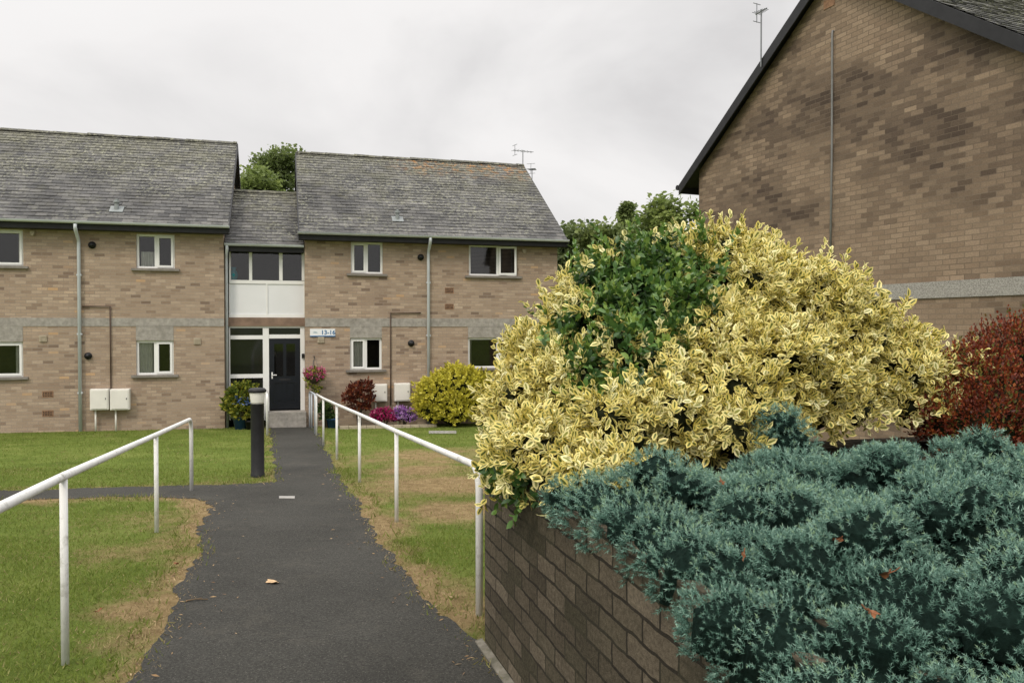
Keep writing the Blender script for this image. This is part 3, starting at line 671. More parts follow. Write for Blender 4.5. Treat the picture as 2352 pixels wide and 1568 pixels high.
# sign
a,b,c,d=rect(712,755,770,773,-.02)
sg=thing('building_sign','white nameplate reading 13-16 in blue beside the entrance door','sign',Aw((a+b)/2,-.004,c),AA)
hw=(b-a)/2;hh=d-c
mb=MB();mb.box(-hw,hw,-.02,0,0,hh);mb.build('sign_board',M['signwhite'],sg)
mb=MB();mb.box(-hw,hw,-.0225,-.0205,0,hh*.13);mb.build('stripe',M['signblue'],sg)
cu=bpy.data.curves.new('number','FONT');cu.body='13-16';cu.size=hh*.78;cu.align_x='LEFT';cu.extrude=.001;cu.offset=.003
to=bpy.data.objects.new('number',cu);COL.objects.link(to);bpy.context.view_layer.update()
me=bpy.data.meshes.new_from_object(to.evaluated_get(bpy.context.evaluated_depsgraph_get()));bpy.data.objects.remove(to)
me.materials.clear();me.materials.append(M['signblue']);o=bpy.data.objects.new('number',me);COL.objects.link(o);o.parent=sg;o.location=(-hw*.14,-.0225,hh*.28);o.rotation_euler=(R(90),0,0)
mb=MB()
for k in range(2):
    n=8
    pts=[(-hw*.8+hw*.42*i/n,-.022-.0006*k,hh*(.42+.14*k)+hh*.13*math.sin(i/n*3.1+k*.4)) for i in range(n+1)]
    low=[(p[0],p[1],p[2]-hh*.09*math.sin(3.14*i/n)-.002) for i,p in enumerate(pts)]
    mb.add(pts+low,[(i,n+1+i,n+2+i,i+1) for i in range(n)])
mb.build('emblem',M['signgrey'],sg)
# aerials
def aerial(name,label,base,h,L,rz,w0=.16):
    rt_=thing(name,label,'aerial',base,rz,None)
    mb=MB();mb.tube([(0,0,-.1),(0,0,h)],.014,6);mb.build('mast',M['steel'],rt_)
    mb=MB();mb.tube([(-L*.5,0,h-.05),(L*.5,0,h-.02)],.010,6);mb.build('boom',M['steel'],rt_)
    for k in range(7):
        mb=MB();x=-L*.45+L*.9*k/6;w=w0-.008*k;mb.tube([(x,-w,h-.035),(x,w,h-.035)],.006,5);mb.build('element',M['steel'],rt_)
    mb=MB();mb.tube([(-L*.4,0,h-.2),(-L*.4,0,h+.14)],.008,5);mb.tube([(-L*.4,-w0*.9,h+.13),(-L*.4,w0*.9,h+.13)],.007,5);mb.tube([(-L*.4,-w0*.9,h-.19),(-L*.4,w0*.9,h-.19)],.007,5)
    mb.build('reflector',M['steel'],rt_)
s,z=A(1201,382,TR);aerial('tv_aerial','taller television aerial at the right end of the ridge',Aw(s,TR,z),.52,.75,R(30))
s,z=A(1222,418,TR+.6);aerial('tv_aerial','lower television aerial standing just right of the ridge end',Aw(s,TR+.6,z-.4),.85,.3,R(70))
# ------------------------------------------------------------ right house
TH=R(-68);DB=16.5
BO=Vector((.2226*DB,DB,0));dB=Vector((math.cos(TH),math.sin(TH),0));nB=Vector((-math.sin(TH),math.cos(TH),0))
house=thing('brick_house','weathered brick house with a tall blank gable end behind the variegated shrub','house',BO,TH)
def Bp(x,y,t=.15):
    d=ray(x,y);k=(BO.dot(nB)+t)/(d[0]*nB.x+d[1]*nB.y);return ((Vector((k*d[0],k*d[1],0))-BO).dot(dB),EYE+k*d[2])
bw=7.4;sa=3.7;ov=.47;zeB=1.63+2.95;tp=.70;zap=zeB+(sa+ov)*tp
BD=11.
mb=MB();zt=zeB+ov*tp-.12
for yy in (.15,BD): mb.quad((0,yy,-1.5),(bw,yy,-1.5),(bw,yy,zt),(sa,yy,zap-.12),(0,yy,zt))
for xx in (0,bw): mb.quad((xx,.15,-1.5),(xx,BD,-1.5),(xx,BD,zt),(xx,.15,zt))
mb.build('wall',M['brickB'],house)
mb=MB()
def slope_slates(mb,x_e,x_r):
    tmp=MB();slates(tmp,0.,BD+.15,0.,zeB,abs(x_r-x_e),zap)
    sg_=1 if x_r>x_e else -1
    n0=len(mb.v);mb.v+=[(x_e+sg_*v[1],v[0],v[2]) for v in tmp.v];mb.a+=tmp.a;mb.h+=tmp.h;mb.f+=[tuple(i+n0 for i in f) for f in tmp.f]
slope_slates(mb,bw+ov,sa);slope_slates(mb,-ov,sa)
rfB=mb.build('roof',M['slate'],house)
mb=MB()
mb.quad((-ov,.0,zeB-.05),(sa,.0,zap-.05),(sa,BD+.15,zap-.05),(-ov,BD+.15,zeB-.05));mb.quad((bw+ov,0,zeB-.05),(sa,0,zap-.05),(sa,BD+.15,zap-.05),(bw+ov,BD+.15,zeB-.05))
mb.build('soffit',M['black'],rfB)
for xe,sg_ in ((-ov,1),(bw+ov,-1)):
    mb=MB();mb.prism([(xe,-.025,zeB-.2),(xe,-.025,zeB+.0),(sa,-.025,zap),(sa,-.025,zap-.22)],(0,.03,0));mb.build('barge_board',M['black'],rfB)
    mb=MB();mb.box(xe-.02,xe+.0,0.01,BD,zeB-.18,zeB-.01);mb.tube([(xe-.06*sg_,-.03,zeB-.05),(xe-.06*sg_,BD,zeB-.05)],.055,8);mb.build('gutter',M['black'],house)
_,bt=Bp(2160,646);_,bb=Bp(2160,684)
mb=MB();mb.box(.002,bw-.002,.13,.2,bb,bt);mb.build('pebbledash_band',M['pebble'],house)
s,z1=Bp(1915,72);_,z2=Bp(1917,640)
mb=MB();mb.tube([(s,.18,z1),(s,.125,z1+.0),(s,.12,z1-.06),(s+.01,.12,(z1+z2)/2),(s,.11,z2-.02)],.017,8);mb.build('conduit',M['cable'],house,True)
s,z=Bp(1905,8);mb=MB();mb.box(s-.12,s+.12,.14,.148,z-.07,z+.07);mb.build('air_brick',M['terra'],house)
q=Bp(1747,120,-.05);zroof=zeB+(q[0]+ov)*tp
aerial('tv_aerial','television aerial clamped to the black verge of the right house',BO+dB*q[0]+nB*(-.04)+Vector((0,0,zroof-.05)),Bp(1747,22,-.05)[1]-zroof+.05,.26,R(-60),.10)
# ------------------------------------------------------------ retaining wall and bed
WTOP=at(1113,1046,C0.y).z
rw=thing('retaining_wall','dark mossy brick retaining wall holding the raised bed beside the path','wall',(C0.x,C0.y,0),WR)
mb=MB();mb.box(0,7.,0,.215,-1.2,WTOP);mb.box(0,.215,.215,6.,-1.2,WTOP);mb.build('brickwork',M['brickW'],rw,bevel=.008)
mb=MB();mb.box(.2,7.,.2,7.,-1.,WTOP-.03);o=mb.build('planting_bed',M['soil']);o.location=(C0.x,C0.y,0);o.rotation_euler=(0,0,WR);tag(o,'dark soil of the raised bed','soil',kind='structure')
mb=MB()
for k in range(9):
    x0=-.05+k*.9
    z0,z1=gz(0,C0.y+WX.y*x0)+.015,gz(0,C0.y+WX.y*(x0+.89))+.015
    mb.prism([(x0,-.045,z0),(x0+.89,-.045,z1),(x0+.89,-.003,z1+.012),(x0,-.003,z0+.012)],(0,0,-.1))
o=mb.build('path_edging',M['kerb']);o.location=(C0.x,C0.y,0);o.rotation_euler=(0,0,WR);tag(o,'pale concrete edging along the foot of the retaining wall','kerb',kind='structure')
# ------------------------------------------------------------ euonymus
LP=[(1445,805,195,4.95),(1650,765,210,5.1),(1860,800,175,5.2),(1290,905,125,4.7),(1480,910,180,4.45),(1700,900,175,4.55),(1200,950,88,4.7),(2010,865,125,5.2),(2110,895,90,5.2),(2175,888,75,5.2),(2140,940,70,5.0),(1400,985,115,4.1),(1510,710,120,5.1),(1730,680,120,5.2),(1570,1000,95,4.1),(1240,1010,80,4.5),(1310,1010,95,4.3),(1860,920,110,4.7),(1360,745,100,5.),(1650,660,90,5.2),(1960,780,90,5.3),(1155,920,66,4.8),(1960,940,70,4.7),(1790,690,95,5.2),(1285,1060,65,4.1),(1400,1050,75,3.95),(1680,1000,80,4.0),(1245,825,62,4.9),(1460,665,66,5.05)]
EL=[]
for x,y,r,Y in LP:
    q=at(x,y,Y);rr=r*Y/F-.055;EL.append(((q.x,q.y,q.z),(rr,rr*.9,rr)))
for lx_,ly_,dz,r_ in ((.34,.20,.02,.13),(.55,.14,.03,.15),(.78,.13,.04,.16),(1.0,.14,.03,.16),(1.2,.18,.03,.14),(.66,.0,-.05,.10)):
    W=Vector((C0.x,C0.y,WTOP+dz))+WX*lx_+WY*ly_;EL.append(((W.x,W.y,W.z),(r_,r_,r_*.85)))
eb=Vector((1.2,4.75,WTOP-.03));EL=loc_lumps(EL,eb)
sp0,sn0,_=lump_points(EL,90,-.2)
for a_p in sp0:
    r_=rng.uniform(.07,.15);EL.append((tuple(a_p),(r_,r_,r_)))
eu=thing('euonymus_shrub','huge mounded cream and green variegated shrub spilling over the corner of the retaining wall','shrub',eb)
core_mesh(EL,.80,'shade_core',M['core'],eu)  # added dark lumps painting the shade inside the mound
p,nn,_=lump_points(EL,7000,-.6)
clump=np.sin(p[:,0]*7+p[:,2]*5)*np.sin(p[:,2]*8-p[:,0]*3)
p=p+nn*(rng.normal(size=(len(p),1))*.04+.025*clump[:,None])
lxp=(p[:,0]+eb.x-C0.x)*WX.x+(p[:,1]+eb.y-C0.y)*WX.y;lyp=(p[:,0]+eb.x-C0.x)*WY.x+(p[:,1]+eb.y-C0.y)*WY.y
ok=~((lxp<.24)&(p[:,2]<.14)&(lyp<.5));p,nn,lxp,lyp=p[ok],nn[ok],lxp[ok],lyp[ok]
def eloc(x,y,Y): return np.array(at(x,y,Y))-np.array(eb)
wv=np.sin(p[:,0]*9+1)*np.sin(p[:,2]*11)*.4+np.sin(p[:,0]*23+p[:,1]*9)*np.sin(p[:,2]*19)*.35
jn_=rng.normal(size=len(p))*.36
typ_s=np.zeros(len(p))
for gc,rr in ((eloc(1485,668,4.9),(.42,.8,.29)),(eloc(1405,775,4.7),(.29,.7,.34)),(eloc(1350,885,4.5),(.14,.5,.20))):
    gd=(((p-gc)/np.array(rr))**2).sum(1)+wv+jn_;typ_s=np.maximum(typ_s,(gd<1.).astype(float))
low_=(lxp<1.2)&(lyp<.35)&(p[:,2]<.10)&(rng.uniform(size=len(p))<.5)
typ_s=np.maximum(typ_s,low_)
top=np.where((nn[:,2]>.3))[0];ex=rng.choice(top,260);ep=[];en=[];et=[]
def longshoot(b0,d,ln_,g):
    for k in range(int(ln_/.04)+1):
        d=nrmz(d+rng.normal(size=3)*.05);ep.append(b0+d*(.04*k));en.append(d);et.append(g)
for i in ex:
    g=typ_s[i];ln_=rng.uniform(.05,.16)*(1.8 if g and rng.uniform()<.5 else 1.)
    longshoot(p[i],nrmz(nn[i]*.5+np.array([0,0,.8])+rng.normal(size=3)*.3),ln_,g)
gi=np.where((typ_s>0)&(nn[:,2]>.1)&(p[:,2]>.4))[0]
for i in rng.choice(gi,60): longshoot(p[i],nrmz(nn[i]*.5+np.array([0,-.1,.7])+rng.normal(size=3)*.4),rng.uniform(.14,.28),1.)
hi=np.where(low_&(lyp<.12)&(lxp>.3))[0]
if len(hi):
    for i in rng.choice(hi,10): longshoot(p[i],nrmz(nn[i]*.4+np.array([0,-.2,-.9])+rng.normal(size=3)*.2),rng.uniform(.05,.14),float(rng.uniform()<.75))
for (x,y,Y,ln_) in ((1625,610,5.0,.32),(1645,620,5.0,.22),(1560,625,5.,.20),(1320,665,4.9,.28),(1345,655,4.9,.24),(1480,620,4.9,.22),(1600,620,5.1,.24),(1420,640,4.9,.26),(1380,660,4.9,.26)):
    longshoot(eloc(x,y,Y),np.array([rng.uniform(-.2,.3),rng.uniform(-.2,.1),1.]),ln_,1.)
for (x,y,Y,ln_,dx) in ((1700,600,5.2,.18,.1),(1760,620,5.2,.17,.2),(1830,650,5.2,.15,.4),(1900,690,5.2,.14,.4),(1950,730,5.3,.16,.4),(2195,870,5.2,.20,1.2),(2060,800,5.2,.14,.5),(1230,780,4.9,.12,-.6)):
    longshoot(eloc(x,y,Y),np.array([dx,rng.uniform(-.2,.1),.9]),ln_,0.)
P,D,NN,S=shoots(p,nn,8,.051,spread=.9,up=.25,jit=.45,length=.10,flat_=.9)
rs=np.clip(np.repeat(rng.uniform(.2,.95,len(p)),8)+rng.normal(size=len(P))*.14,0,1)
P2,D2,N2,S2=shoots(np.array(ep),np.array(en),4,.044,spread=.9,up=.3,jit=.15,length=.05)
r2=np.clip(rng.uniform(.55,1,len(P2)),0,1)
leaves('foliage',np.concatenate([P,P2]),np.concatenate([D,D2]),np.concatenate([NN,N2]),np.concatenate([S,S2]),np.concatenate([rs,r2]),np.concatenate([np.repeat(typ_s,8),np.repeat(np.array(et),4)]),T_OVAL,M['euon'],eu)
for (x,y,r_) in ((1200,845,.095),(1272,752,.045),(1660,700,.07)):
    d_=np.array(ray(x,y));Cc=np.array([l[0] for l in EL])+np.array(eb);Rr=np.array([l[1] for l in EL])
    hit=None
    for k_ in np.arange(3.,6.5,.01):
        q_=np.array([0,0,EYE])+d_*k_
        if ((((q_-Cc)/Rr)**2).sum(1)<1.1).any(): hit=q_-np.array(eb);break
    if hit is None: hit=eloc(x,y,4.75)
    pp_,n_,_=lump_points([(tuple(hit),(r_,r_*.8,r_))],26,-.9)
    P3,D3,N3,S3=shoots(pp_,n_,6,.055,up=.2,length=.06,flat_=1.)
    leaves('pale_cluster',P3,D3,N3,S3,rng.uniform(.2,1,len(P3)),np.zeros(len(P3)),T_OVAL,M['pale'],eu)
stems([[(.1*math.cos(i*.9),.1*math.sin(i*.9),-.05),(.35*math.cos(i*.9),.2*math.sin(i*.9),.3),(.8*math.cos(i*.9),.3*math.sin(i*.9),.6)] for i in range(6)],.025,.01,M['twig'],eu)
# ------------------------------------------------------------ juniper
JL=[]
def jadd(cx,cy,r,rz,dz):
    W=Vector((C0.x,C0.y,0))+WX*cx+WY*cy
    if W.y>.95 and (W.x**2+W.y**2)>1.2**2 and W.x<5: JL.append(((W.x,W.y,WTOP+dz),(r,r,rz)))
x=1.52
while x<4.8:
    y=.34
    while y<4.6:
        jadd(x+random.uniform(-.11,.11),y+random.uniform(-.09,.11),random.uniform(.16,.28),random.uniform(.13,.23),-.05+random.uniform(-.07,.07)+.03*min(y,2.5));y+=.265
    x+=.265
x=1.40
while x<4.6:
    k_=max(0.,min(1.,(x-2.0)/1.2));jadd(x,.14-.05*k_+random.uniform(-.05,.03),random.uniform(.14,.20),random.uniform(.11,.16),-.03-.05*k_+random.uniform(-.03,.03));x+=.13
q=at(1800,985,3.95);JL.append(((q.x,q.y,q.z-.1),(.15,.15,.15)))
sp0,sn0,_=lump_points(JL,300,-.1)
for a_p,a_n in zip(sp0,sn0):
    r_=rng.uniform(.06,.125);o3=a_p-a_n*r_*.22;JL.append((tuple(o3),(r_,r_,r_*.9)))
jb=Vector((1.6,2.9,WTOP-.03));JW=JL;JL=loc_lumps(JL,jb)
jn=thing('juniper_shrub','low spreading blue green juniper draped over the top of the retaining wall','shrub',jb)
core_mesh(JL,.86,'shade_core',M['jcore'],jn,1)  # added dark base that blocks light and paints shade between tufts
NT=46000
jd=np.array([math.hypot(l[0][0]+jb.x,l[0][1]+jb.y) for l in JL])
p,nn,ii=lump_points(JL,NT,-.45,.96,np.clip(2.8/jd,.7,2.2))
sd=nrmz(nn*1.0+np.array([-.1,-.12,.22])+rng.normal(size=p.shape)*.28)
p=p+nn*(rng.normal(size=(len(p),1))*.006)
wpos=p+np.array(jb);dist=np.linalg.norm(wpos[:,:2],axis=1)
sc_=np.clip(dist/2.6,.75,1.4)
K=16;L_=.027*sc_*rng.uniform(.6,1.5,len(p))
r0=nrmz(np.cross(sd,rsph(len(p))));r1=np.cross(sd,r0)
fr=(np.arange(K)[None]+rng.uniform(0,1,(len(p),K)))/K
ang=np.arange(K)[None]*2.4+rng.uniform(0,6.3,(len(p),1))
rad=np.cos(ang)[...,None]*r0[:,None]+np.sin(ang)[...,None]*r1[:,None]
P=p[:,None]+sd[:,None]*((fr-.35)*L_[:,None])[...,None]
D=nrmz(sd[:,None]*(.25+.75*fr)[...,None]+rad*(1.15-.55*fr)[...,None])
S=(.0118*sc_)[:,None]*rng.uniform(.7,1.2,fr.shape)
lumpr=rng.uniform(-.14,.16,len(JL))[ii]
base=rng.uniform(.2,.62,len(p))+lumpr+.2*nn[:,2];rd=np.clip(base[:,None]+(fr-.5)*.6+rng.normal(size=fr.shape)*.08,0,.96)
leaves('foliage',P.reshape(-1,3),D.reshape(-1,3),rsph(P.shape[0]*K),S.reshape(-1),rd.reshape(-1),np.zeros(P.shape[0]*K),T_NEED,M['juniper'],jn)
ps=[]
for i in range(14):
    l=JL[random.randrange(len(JL))];ps.append([(0,0,-.05),(l[0][0]*.5,l[0][1]*.5,.02),(l[0][0],l[0][1],l[0][2])])
stems(ps,.015,.006,M['bark'],jn,5)
# ------------------------------------------------------------ red shrub
RL=[]
for x,y,r,Y in ((2245,905,105,5.1),(2335,860,115,5.3),(2195,975,80,4.9),(2330,970,125,4.9),(2440,880,135,5.3),(2260,1000,95,4.8)):
    q=at(x,y,Y);rr=r*Y/F-.02;RL.append(((q.x,q.y,q.z),(rr,rr*.9,rr)))
shrub('red_shrub','dark red leaved bushy shrub in front of the house gable, right of the variegated shrub','shrub',RL,Vector((3.05,5.05,WTOP-.03)),4200,10,.023,M['red'],core=.8,length=.13,up=.7,jit=.4)
# ------------------------------------------------------------ trees
def tree(name,label,px,ytop,Y,rpx,mat,cone=False,nl=5200,ls=.15,base=.15,group='trees beyond the flats'):
    tp_=at(px,ytop,Y);X=tp_.x;z0=gz(X,Y);H=tp_.z-z0;r=rpx*Y/F
    rt_=thing(name,label,'tree',(X,Y,z0),0,group)
    sig=r*(.16 if cone else .22);nc=60
    cl=[]
    for i in range(nc):
        f=base+(1-base)*(i+rng.uniform(0,1))/nc;a=rng.uniform(0,6.283)
        prof=(1-f)*1.05+.04 if cone else math.sin(math.pi*min(1,.12+.76*f))**.6
        rr=r*prof*math.sqrt(rng.uniform(.1,1.));cl.append(np.array([rr*math.cos(a),rr*math.sin(a),(H-sig*1.1)*f]))
    mb=MB();mb.tube([(0,0,-.2),(.05,0,H*.3),(-.06,.05,H*.6),(0,0,H*.9)],.03*H*.5+.05,8,.03)
    for c in cl[::4]:
        z_=c[2]*.75;mb.tube([(0,0,z_*.8),(c[0]*.5,c[1]*.5,z_*.95),tuple(c)],.05,5,.012)
    mb.build('trunk',M['bark'],rt_)
    cl=np.array(cl);k=rng.integers(0,len(cl),nl)
    pos=cl[k]+np.clip(rng.normal(size=(nl,3)),-1.9,1.9)*np.array([sig,sig,sig*.7])
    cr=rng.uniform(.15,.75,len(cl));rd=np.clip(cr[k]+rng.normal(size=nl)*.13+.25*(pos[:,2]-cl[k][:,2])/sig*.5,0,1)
    d=rsph(nl);d[:,2]*=.6
    leaves('crown',pos,d,nrmz(rsph(nl)+np.array([0,-.3,.8])),ls*rng.uniform(.6,1.3,nl),rd,np.zeros(nl),T_TREE,mat,rt_)
tree('tree','taller mid green tree showing above the link roof between the blocks',655,342,34,80,M['tree_mid'],nl=20000,base=.4)
tree('tree','paler low tree left of the taller one above the link roof',585,380,31,70,M['tree_light'],nl=17000,base=.4)
tree('tree','leafy light green tree close to the left edge of the right house',1548,452,25,90,M['tree_light'],nl=17000,ls=.14)
tree('conifer','narrow pointed conifer rising behind the far trees',1441,460,38,56,M['tree_mid'],cone=True,nl=12000)
tree('tree','broad dark tree directly right of the flats gable',1335,508,30,85,M['tree_dark'],nl=18000)
tree('tree','mid green tree between the pointed conifer and the light green tree',1490,490,33,80,M['tree_mid'],nl=16000)
tree('tree','mid green bushy tree left of the pointed conifer',1400,512,28,85,M['tree_mid'],nl=17000)
tree('tree','dark bushy tree low against the house corner',1600,530,30,90,M['tree_dark'],nl=13000)
tree('tree','small dark tree touching the end of the flats',1285,530,33,64,M['tree_dark'],nl=10000)
# ------------------------------------------------------------ rails
def arc(a,c,b,r,n=8):
    a,c,b=Vector(a),Vector(c),Vector(b);u=(a-c).normalized();v=(b-c).normalized()
    p,q=c+u*r,c+v*r;return [(p*(1-t)**2+c*2*t*(1-t)+q*t*t) for t in [i/n for i in range(n+1)]]
def handrail(label,feet,h,end0=False,end1=False,mat='railpaint',r=.024):
    base=feet[0];rt_=thing('handrail',label,'handrail',base)
    hs=h if isinstance(h,list) else [h]*len(feet)
    Ft=[f-base for f in feet];tops=[f+Vector((0,0,q)) for f,q in zip(Ft,hs)]
    path=[]
    if end0: path+=[Ft[0]-Vector((0,0,.1))]+arc(Ft[0],tops[0],tops[1],.18)
    else: path+=[tops[0]]
    path+=tops[1:-1]
    if end1: path+=arc(tops[-2],tops[-1],Ft[-1],.16)+[Ft[-1]-Vector((0,0,.1))]
    else: path+=[tops[-1]]
    mb=MB();mb.tube(path,r,12);mb.build('rail',M[mat],rt_,True)
    for i,f in enumerate(Ft):
        if (i==0 and end0) or (i==len(Ft)-1 and end1): continue
        mb=MB();mb.tube([f-Vector((0,0,.1)),tops[i]-Vector((0,0,r*.7))],r*.86,10);mb.build('post',M[mat],rt_,True)
    return rt_
g=on_ground
lfeet=[g(440,1127),g(360,1222),g(150,1525)];ext=lfeet[2]+(lfeet[2]-lfeet[1])*.95;ext.z=gz(0,ext.y);lfeet.append(ext)
ext2=ext+(ext-lfeet[2])*.9;ext2.z=gz(0,ext2.y);lfeet.append(ext2)
handrail('white tubular handrail along the left edge of the path in the foreground',lfeet,[.92,.94,1.02,1.06,1.06],end0=True)
rfeet=[g(1101,1412),g(911,1198),g(826,1107),g(774,1055),g(743,1022),g(727,1000)]
handrail('long white tubular handrail with a curved end along the right of the path',rfeet,[.96,.93,.93,.93,.93,.93],end0=True)
handrail('short grey handrail beside the hanging basket at the entrance',[g(724,996),g(716,983),Aw(s2a+.1,-.2)],.9,mat='railgrey',end0=True)
handrail('short pale handrail left of the entrance door',[g(614,1000),g(609,966)],.92,mat='railpaint',end0=True,end1=True,r=.027)
# ------------------------------------------------------------ bollard
bb_=g(592,1095);bo=thing('bollard_light','black bollard light with a pale lens where the two paths meet','bollard',bb_)
hB=1.28
mb=MB();mb.lathe([(.098,-.1),(.098,.05),(.092,.06),(.092,hB-.235),(.096,hB-.23)],seg=24);mb.build('post',M['black'],bo,True)
mb=MB();mb.lathe([(.088,hB-.23),(.092,hB-.20),(.108,hB-.075),(.108,hB-.068)],seg=24)
mb.build('lens',M['diffuser'],bo,True)
mb=MB();mb.lathe([(.12,hB-.066),(.125,hB-.06),(.125,hB-.03),(.10,hB-.008),(.03,hB)],seg=24);mb.build('cap',M['black'],bo,True)
# ------------------------------------------------------------ plants at the flats
def AL(x,y,r,t,sy=1.,sz=1.):
    s,z=A(x,y,t);w=Aw(s,t,z);rr=r*w.y/F;return ((w.x,w.y,w.z),(rr,rr*sy,rr*sz))
def gb(x,t): s,_=A(x,900,t);return Aw(s,t)
shrub('golden_shrub','round golden yellow shrub against the wall of the flats behind the big variegated shrub','shrub',[AL(1010,912,50,-.7),AL(1055,898,54,-.7),AL(1100,908,47,-.7),AL(990,940,32,-.8),AL(1040,940,45,-.9)],gb(1040,-.7),1600,8,.085,M['golden'],core=.82)
shrub('japanese_maple','small red leaved maple beside the meter boxes','shrub',[AL(825,905,24,-.6),AL(838,892,16,-.6),AL(808,915,17,-.6),AL(845,915,14,-.6),AL(826,930,20,-.6)],gb(826,-.6),330,7,.07,M['acer'],core=.35)
shrub('flowering_plant','low magenta flowering plant below the meter boxes','plant',[AL(868,957,14,-.8),AL(888,956,15,-.8),AL(904,962,9,-.8)],gb(880,-.8),330,7,.05,M['magenta'],core=.7,part='flowers')
shrub('flowering_plant','pale violet flowering plant right of the magenta one','plant',[AL(920,953,15,-.8),AL(940,957,14,-.8)],gb(930,-.8),300,7,.05,M['violet'],core=.7,part='flowers')
shrub('leafy_plant','small green plant between the handrail and the maple','plant',[AL(745,940,13,-.6),AL(752,955,12,-.6)],gb(748,-.6),160,6,.07,M['plant'],core=.6)
sh=shrub('potted_shrub','yellow and green leafy shrub left of the entrance door','shrub',[AL(552,908,24,-.35),AL(535,930,20,-.35),AL(570,925,20,-.35),AL(556,945,23,-.4),AL(573,892,12,-.35)],gb(553,-.35)+Vector((0,0,.3)),520,7,.085,M['yellowgreen'],core=.5)
shrub('flowering_plant','blue flowering plant in front of the potted shrub by the entrance','plant',[AL(548,922,11,-.6),AL(562,926,9,-.6)],gb(556,-.6)+Vector((0,0,.35)),34,5,.045,M['blueflower'],core=0,part='flowers')
def pot(label,x,t,r,h,mat,name='plant_pot'):
    o_=thing(name,label,'pot',gb(x,t));mb=MB();mb.lathe([(r*.7,0),(r,h*.9),(r*1.08,h*.9),(r*1.08,h),(r*.9,h),(r*.9,h*.85)],seg=18);mb.build('body',mat,o_,True)
    mb=MB();mb.lathe([(r*.9,h*.86),(.01,h*.9)],seg=14);mb.build('soil',M['soil'],o_)
pot('blue glazed pot under the shrub left of the door',552,-.38,.19,.32,M['potblue']);pot('blue pot beside the short grey handrail',763,-.6,.15,.24,M['potblue']);pot('small dark pot beside the bollard in front of the link',575,-.55,.13,.22,M['ventblack'])
mb=MB();a=A(780,970,-1.05)[0];b=A(990,970,-1.05)[0];x=a
while x<b: mb.box(x,x+.21,-1.1,-1.,gA(x,-1.05)-.1,gA(x,-1.05)+.075);x+=.22
o=mb.build('bed_edging',M['beige']);o.location=(OAx,OAy,0);o.rotation_euler=(0,0,AA);tag(o,'low brick edging in front of the flower bed at the flats','edging')
# hanging basket
s,z=A(722,856,-.28);hb=thing('hanging_basket','hanging basket of pink flowers on the wall right of the entrance door','hanging basket',Aw(s,-.28,z),AA)
mb=MB();mb.lathe([(.05,-.26),(.14,-.2),(.18,-.1),(.19,-.06),(.18,-.06)],seg=16);mb.build('basket',M['bark'],hb,True)
mb=MB();mb.tube([(0,.28,.42),(0,-.02,.42),(0,-.05,.38)],.01,6);mb.tube([(0,.27,.15),(0,.05,.42)],.008,6);mb.build('bracket',M['ventblack'],hb)
for k in range(3):
    mb=MB();mb.tube([(0,0,.4),(.18*math.cos(k*2.1),.18*math.sin(k*2.1),-.06)],.004,4);mb.build('chain',M['steel'],hb)
for nm,mt,n,ls in (('flowers',M['pink'],100,.05),('foliage',M['yellowgreen'],130,.06)):
    p,nn,_=lump_points([((-.08,0,.02),(.16,.16,.10)),((.12,0,-.02),(.15,.15,.12)),((.02,-.05,-.10),(.2,.18,.1))] if nm=='flowers' else [((0,0,-.08),(.22,.2,.17)),((.06,0,-.33),(.09,.09,.2)),((-.1,0,-.25),(.07,.07,.15))],n,-.7)
    P,D,NN,S=shoots(p,nn,6,ls,length=.08);leaves(nm,P,D,NN,S,rng.uniform(0,1,len(P)),np.zeros(len(P)),T_DIAM,mt,hb)
# vase in landing window
s,_=A(537,645,.45);o=thing('vase','teal glass vase standing inside the landing window above the entrance','vase',Aw(s,.45,A(537,644,.45)[1]),AA)
mb=MB();mb.lathe([(.06,0),(.10,.08),(.11,.15),(.07,.24),(.05,.27),(.07,.32)],seg=16);mb.build('body',M['teal'],o,True)
mb=MB();mb.lathe([(.072,.32),(.075,.335),(.06,.335)],seg=16);mb.build('rim',M['teal'],o,True)
# covers
def cover(name,label,x0,y0,x1,y1):
    P_=[g(x0,y0),g(x1,y0),g(x1,y1),g(x0,y1)];c=sum(P_,Vector())/4
    mb=MB();mb.prism([p_-c+Vector((0,0,.008)) for p_ in P_],(0,0,.006));o_=mb.build(name,M['cover']);o_.location=c;tag(o_,label,'cover')
cover('access_cover','small pale rectangular cover set in the path by the junction',641,1146,677,1141)
cover('manhole_cover','grey manhole cover in the lawn right of the path',985,996,1048,990)
# fallen leaves
def jhit(x,y):
    d=np.array(ray(x,y));o_=np.array([0,0,EYE])
    Cc=np.array([l[0] for l in JW]);Rr=np.array([l[1] for l in JW])*1.1
    for k in np.arange(1.,6,.01):
        q_=o_+d*k
        if (np.linalg.norm((q_-Cc)/Rr,axis=1)<1).any(): return Vector(q_)-Vector(d)*.02
    return None
def dead(label,p,sz,mat,tilt,flat_=1.):
    rt_=thing('fallen_leaf',label,'leaf',p,random.uniform(0,6.28))
    n=15;mb=MB();pts=[]
    for i in range(n):
        w=2*math.pi*i/n;rr=sz*(.5+.5*abs(math.cos(w*2.5)))*(.75+.5*random.random())
        pts.append((rr*math.cos(w),rr*.7*math.sin(w),(sz*.45*(math.cos(w)**2)+random.uniform(0,.2)*sz)*flat_))
    mb.add([(0,0,.004)]+pts,[(0,i+1,(i+1)%n+1) for i in range(n)])
    b_=mb.build('blade',M[mat],rt_);b_.rotation_euler=(tilt,tilt*.5,0)
    mb=MB();mb.tube([(0,0,.004),(-sz*.8,0,.01),(-sz*1.3,sz*.2,.02)],.0016,4);mb.build('stalk',M[mat],rt_)
up6=Vector((0,0,.012))
dead('pale tan dead leaf in the middle of the tarmac path',g(627,1340)+up6,.068,'paleleaf',.06,.35)
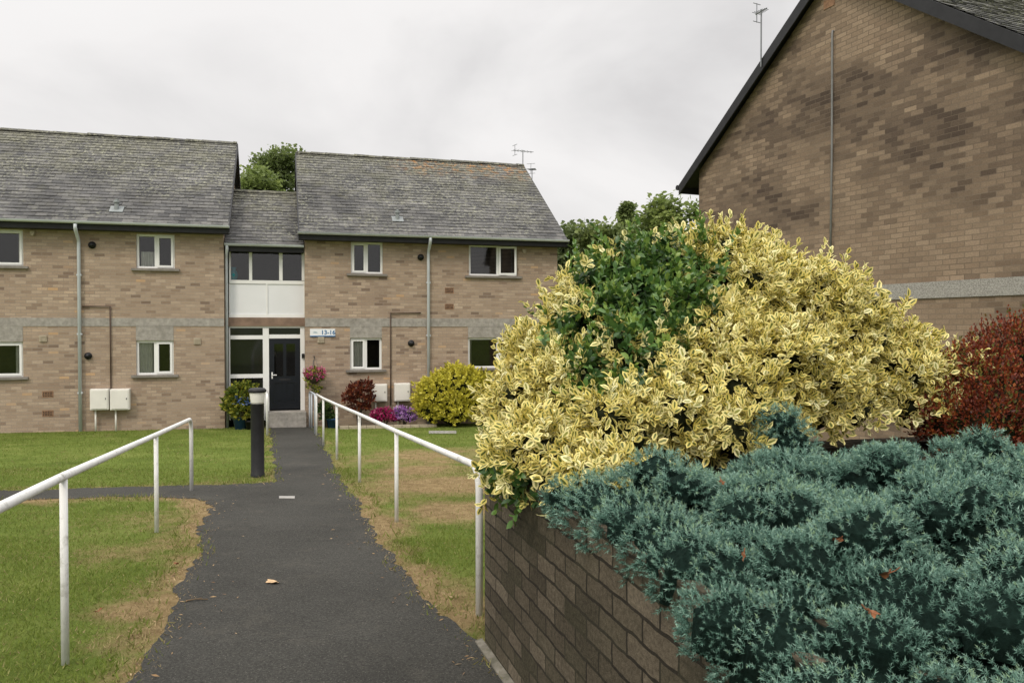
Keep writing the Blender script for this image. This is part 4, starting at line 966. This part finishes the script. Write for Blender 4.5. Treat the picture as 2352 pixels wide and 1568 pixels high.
dead('orange dead leaf on the left lawn beside the foreground rail post',g(226,1414)+Vector((0,0,.03)),.030,'deadleaf',.3)
dead('brown dead leaf at the left path edge',g(405,1303)+Vector((0,0,.025)),.035,'deadleaf',.2)
for lb,x,y,sz,ti in (('large brown dead leaf caught high in the middle of the juniper',1920,1243,.018,.9),('dark rust coloured dead leaf on the right half of the juniper',2040,1320,.020,.9),('upright tan dead leaf near the left end of the juniper',1711,1278,.014,1.4),('brown dead leaf low on the juniper near the bottom of the picture',2000,1408,.015,.8),('small rust leaf on the juniper nearest the variegated shrub',1660,1108,.014,1.)):
    h=jhit(x,y)
    if h: dead(lb,h,sz,'deadleaf',ti)
tw=g(449,1381);mb=MB();mb.tube([(-.06,-.02,.012),(0,.004,.018),(.08,.015,.012)],.006,6,.003);mb.tube([(0,.004,.018),(.03,.04,.014)],.003,5);o=mb.build('twig',M['twig']);o.location=tw;tag(o,'small dry twig on the left side of the path','twig')
# ------------------------------------------------------------ light, world, camera
w=bpy.data.worlds.new('World');scene.world=w;w.use_nodes=True;nt=w.node_tree;nt.nodes.clear()
out=nt.nodes.new('ShaderNodeOutputWorld');tc=node(nt,'ShaderNodeTexCoord').outputs['Generated']
sky=node(nt,'ShaderNodeTexSky',sky_type='NISHITA',sun_disc=False,sun_elevation=R(48),sun_rotation=R(205),air_density=1.,dust_density=4.)
mp=node(nt,'ShaderNodeMapping',{'Vector':tc,'Scale':(1.,1.,1.9),'Location':(.35,.2,.1)}).outputs[0]
cn=noise(nt,mp,2.1,7,.5,.35)
cl=ramp(nt,cn,[(.28,(6.4,6.25,6.25)),(.42,(8.,7.85,7.8)),(.56,(9.3,9.1,9.0)),(.8,(9.8,9.65,9.55))])
zz=node(nt,'ShaderNodeSeparateXYZ',{0:tc}).outputs[2]
bo_=node(nt,'ShaderNodeMapRange',{0:zz,1:.38,2:.8,3:1.,4:2.7}).outputs[0]
cl=node(nt,'ShaderNodeVectorMath',{0:cl,'Scale':bo_},operation='SCALE').outputs[0]
fin=mixc(nt,.03,cl,sky.outputs[0])
bg=node(nt,'ShaderNodeBackground',{0:fin,1:.1});nt.links.new(bg.outputs[0],out.inputs[0])
sl=bpy.data.lights.new('sun','SUN');sl.energy=1.5;sl.angle=R(10);sl.color=(1.,.90,.76)
so=bpy.data.objects.new('sun',sl);COL.objects.link(so);so.rotation_euler=(R(42),0,R(-25))
cam=bpy.data.cameras.new('camera');cam.sensor_width=36;cam.lens=F/2352*36;cam.clip_end=2000;cam.clip_start=.05
co=bpy.data.objects.new('camera',cam);COL.objects.link(co);co.location=(0,0,EYE);co.rotation_euler=(R(90)-PT,0,0);scene.camera=co
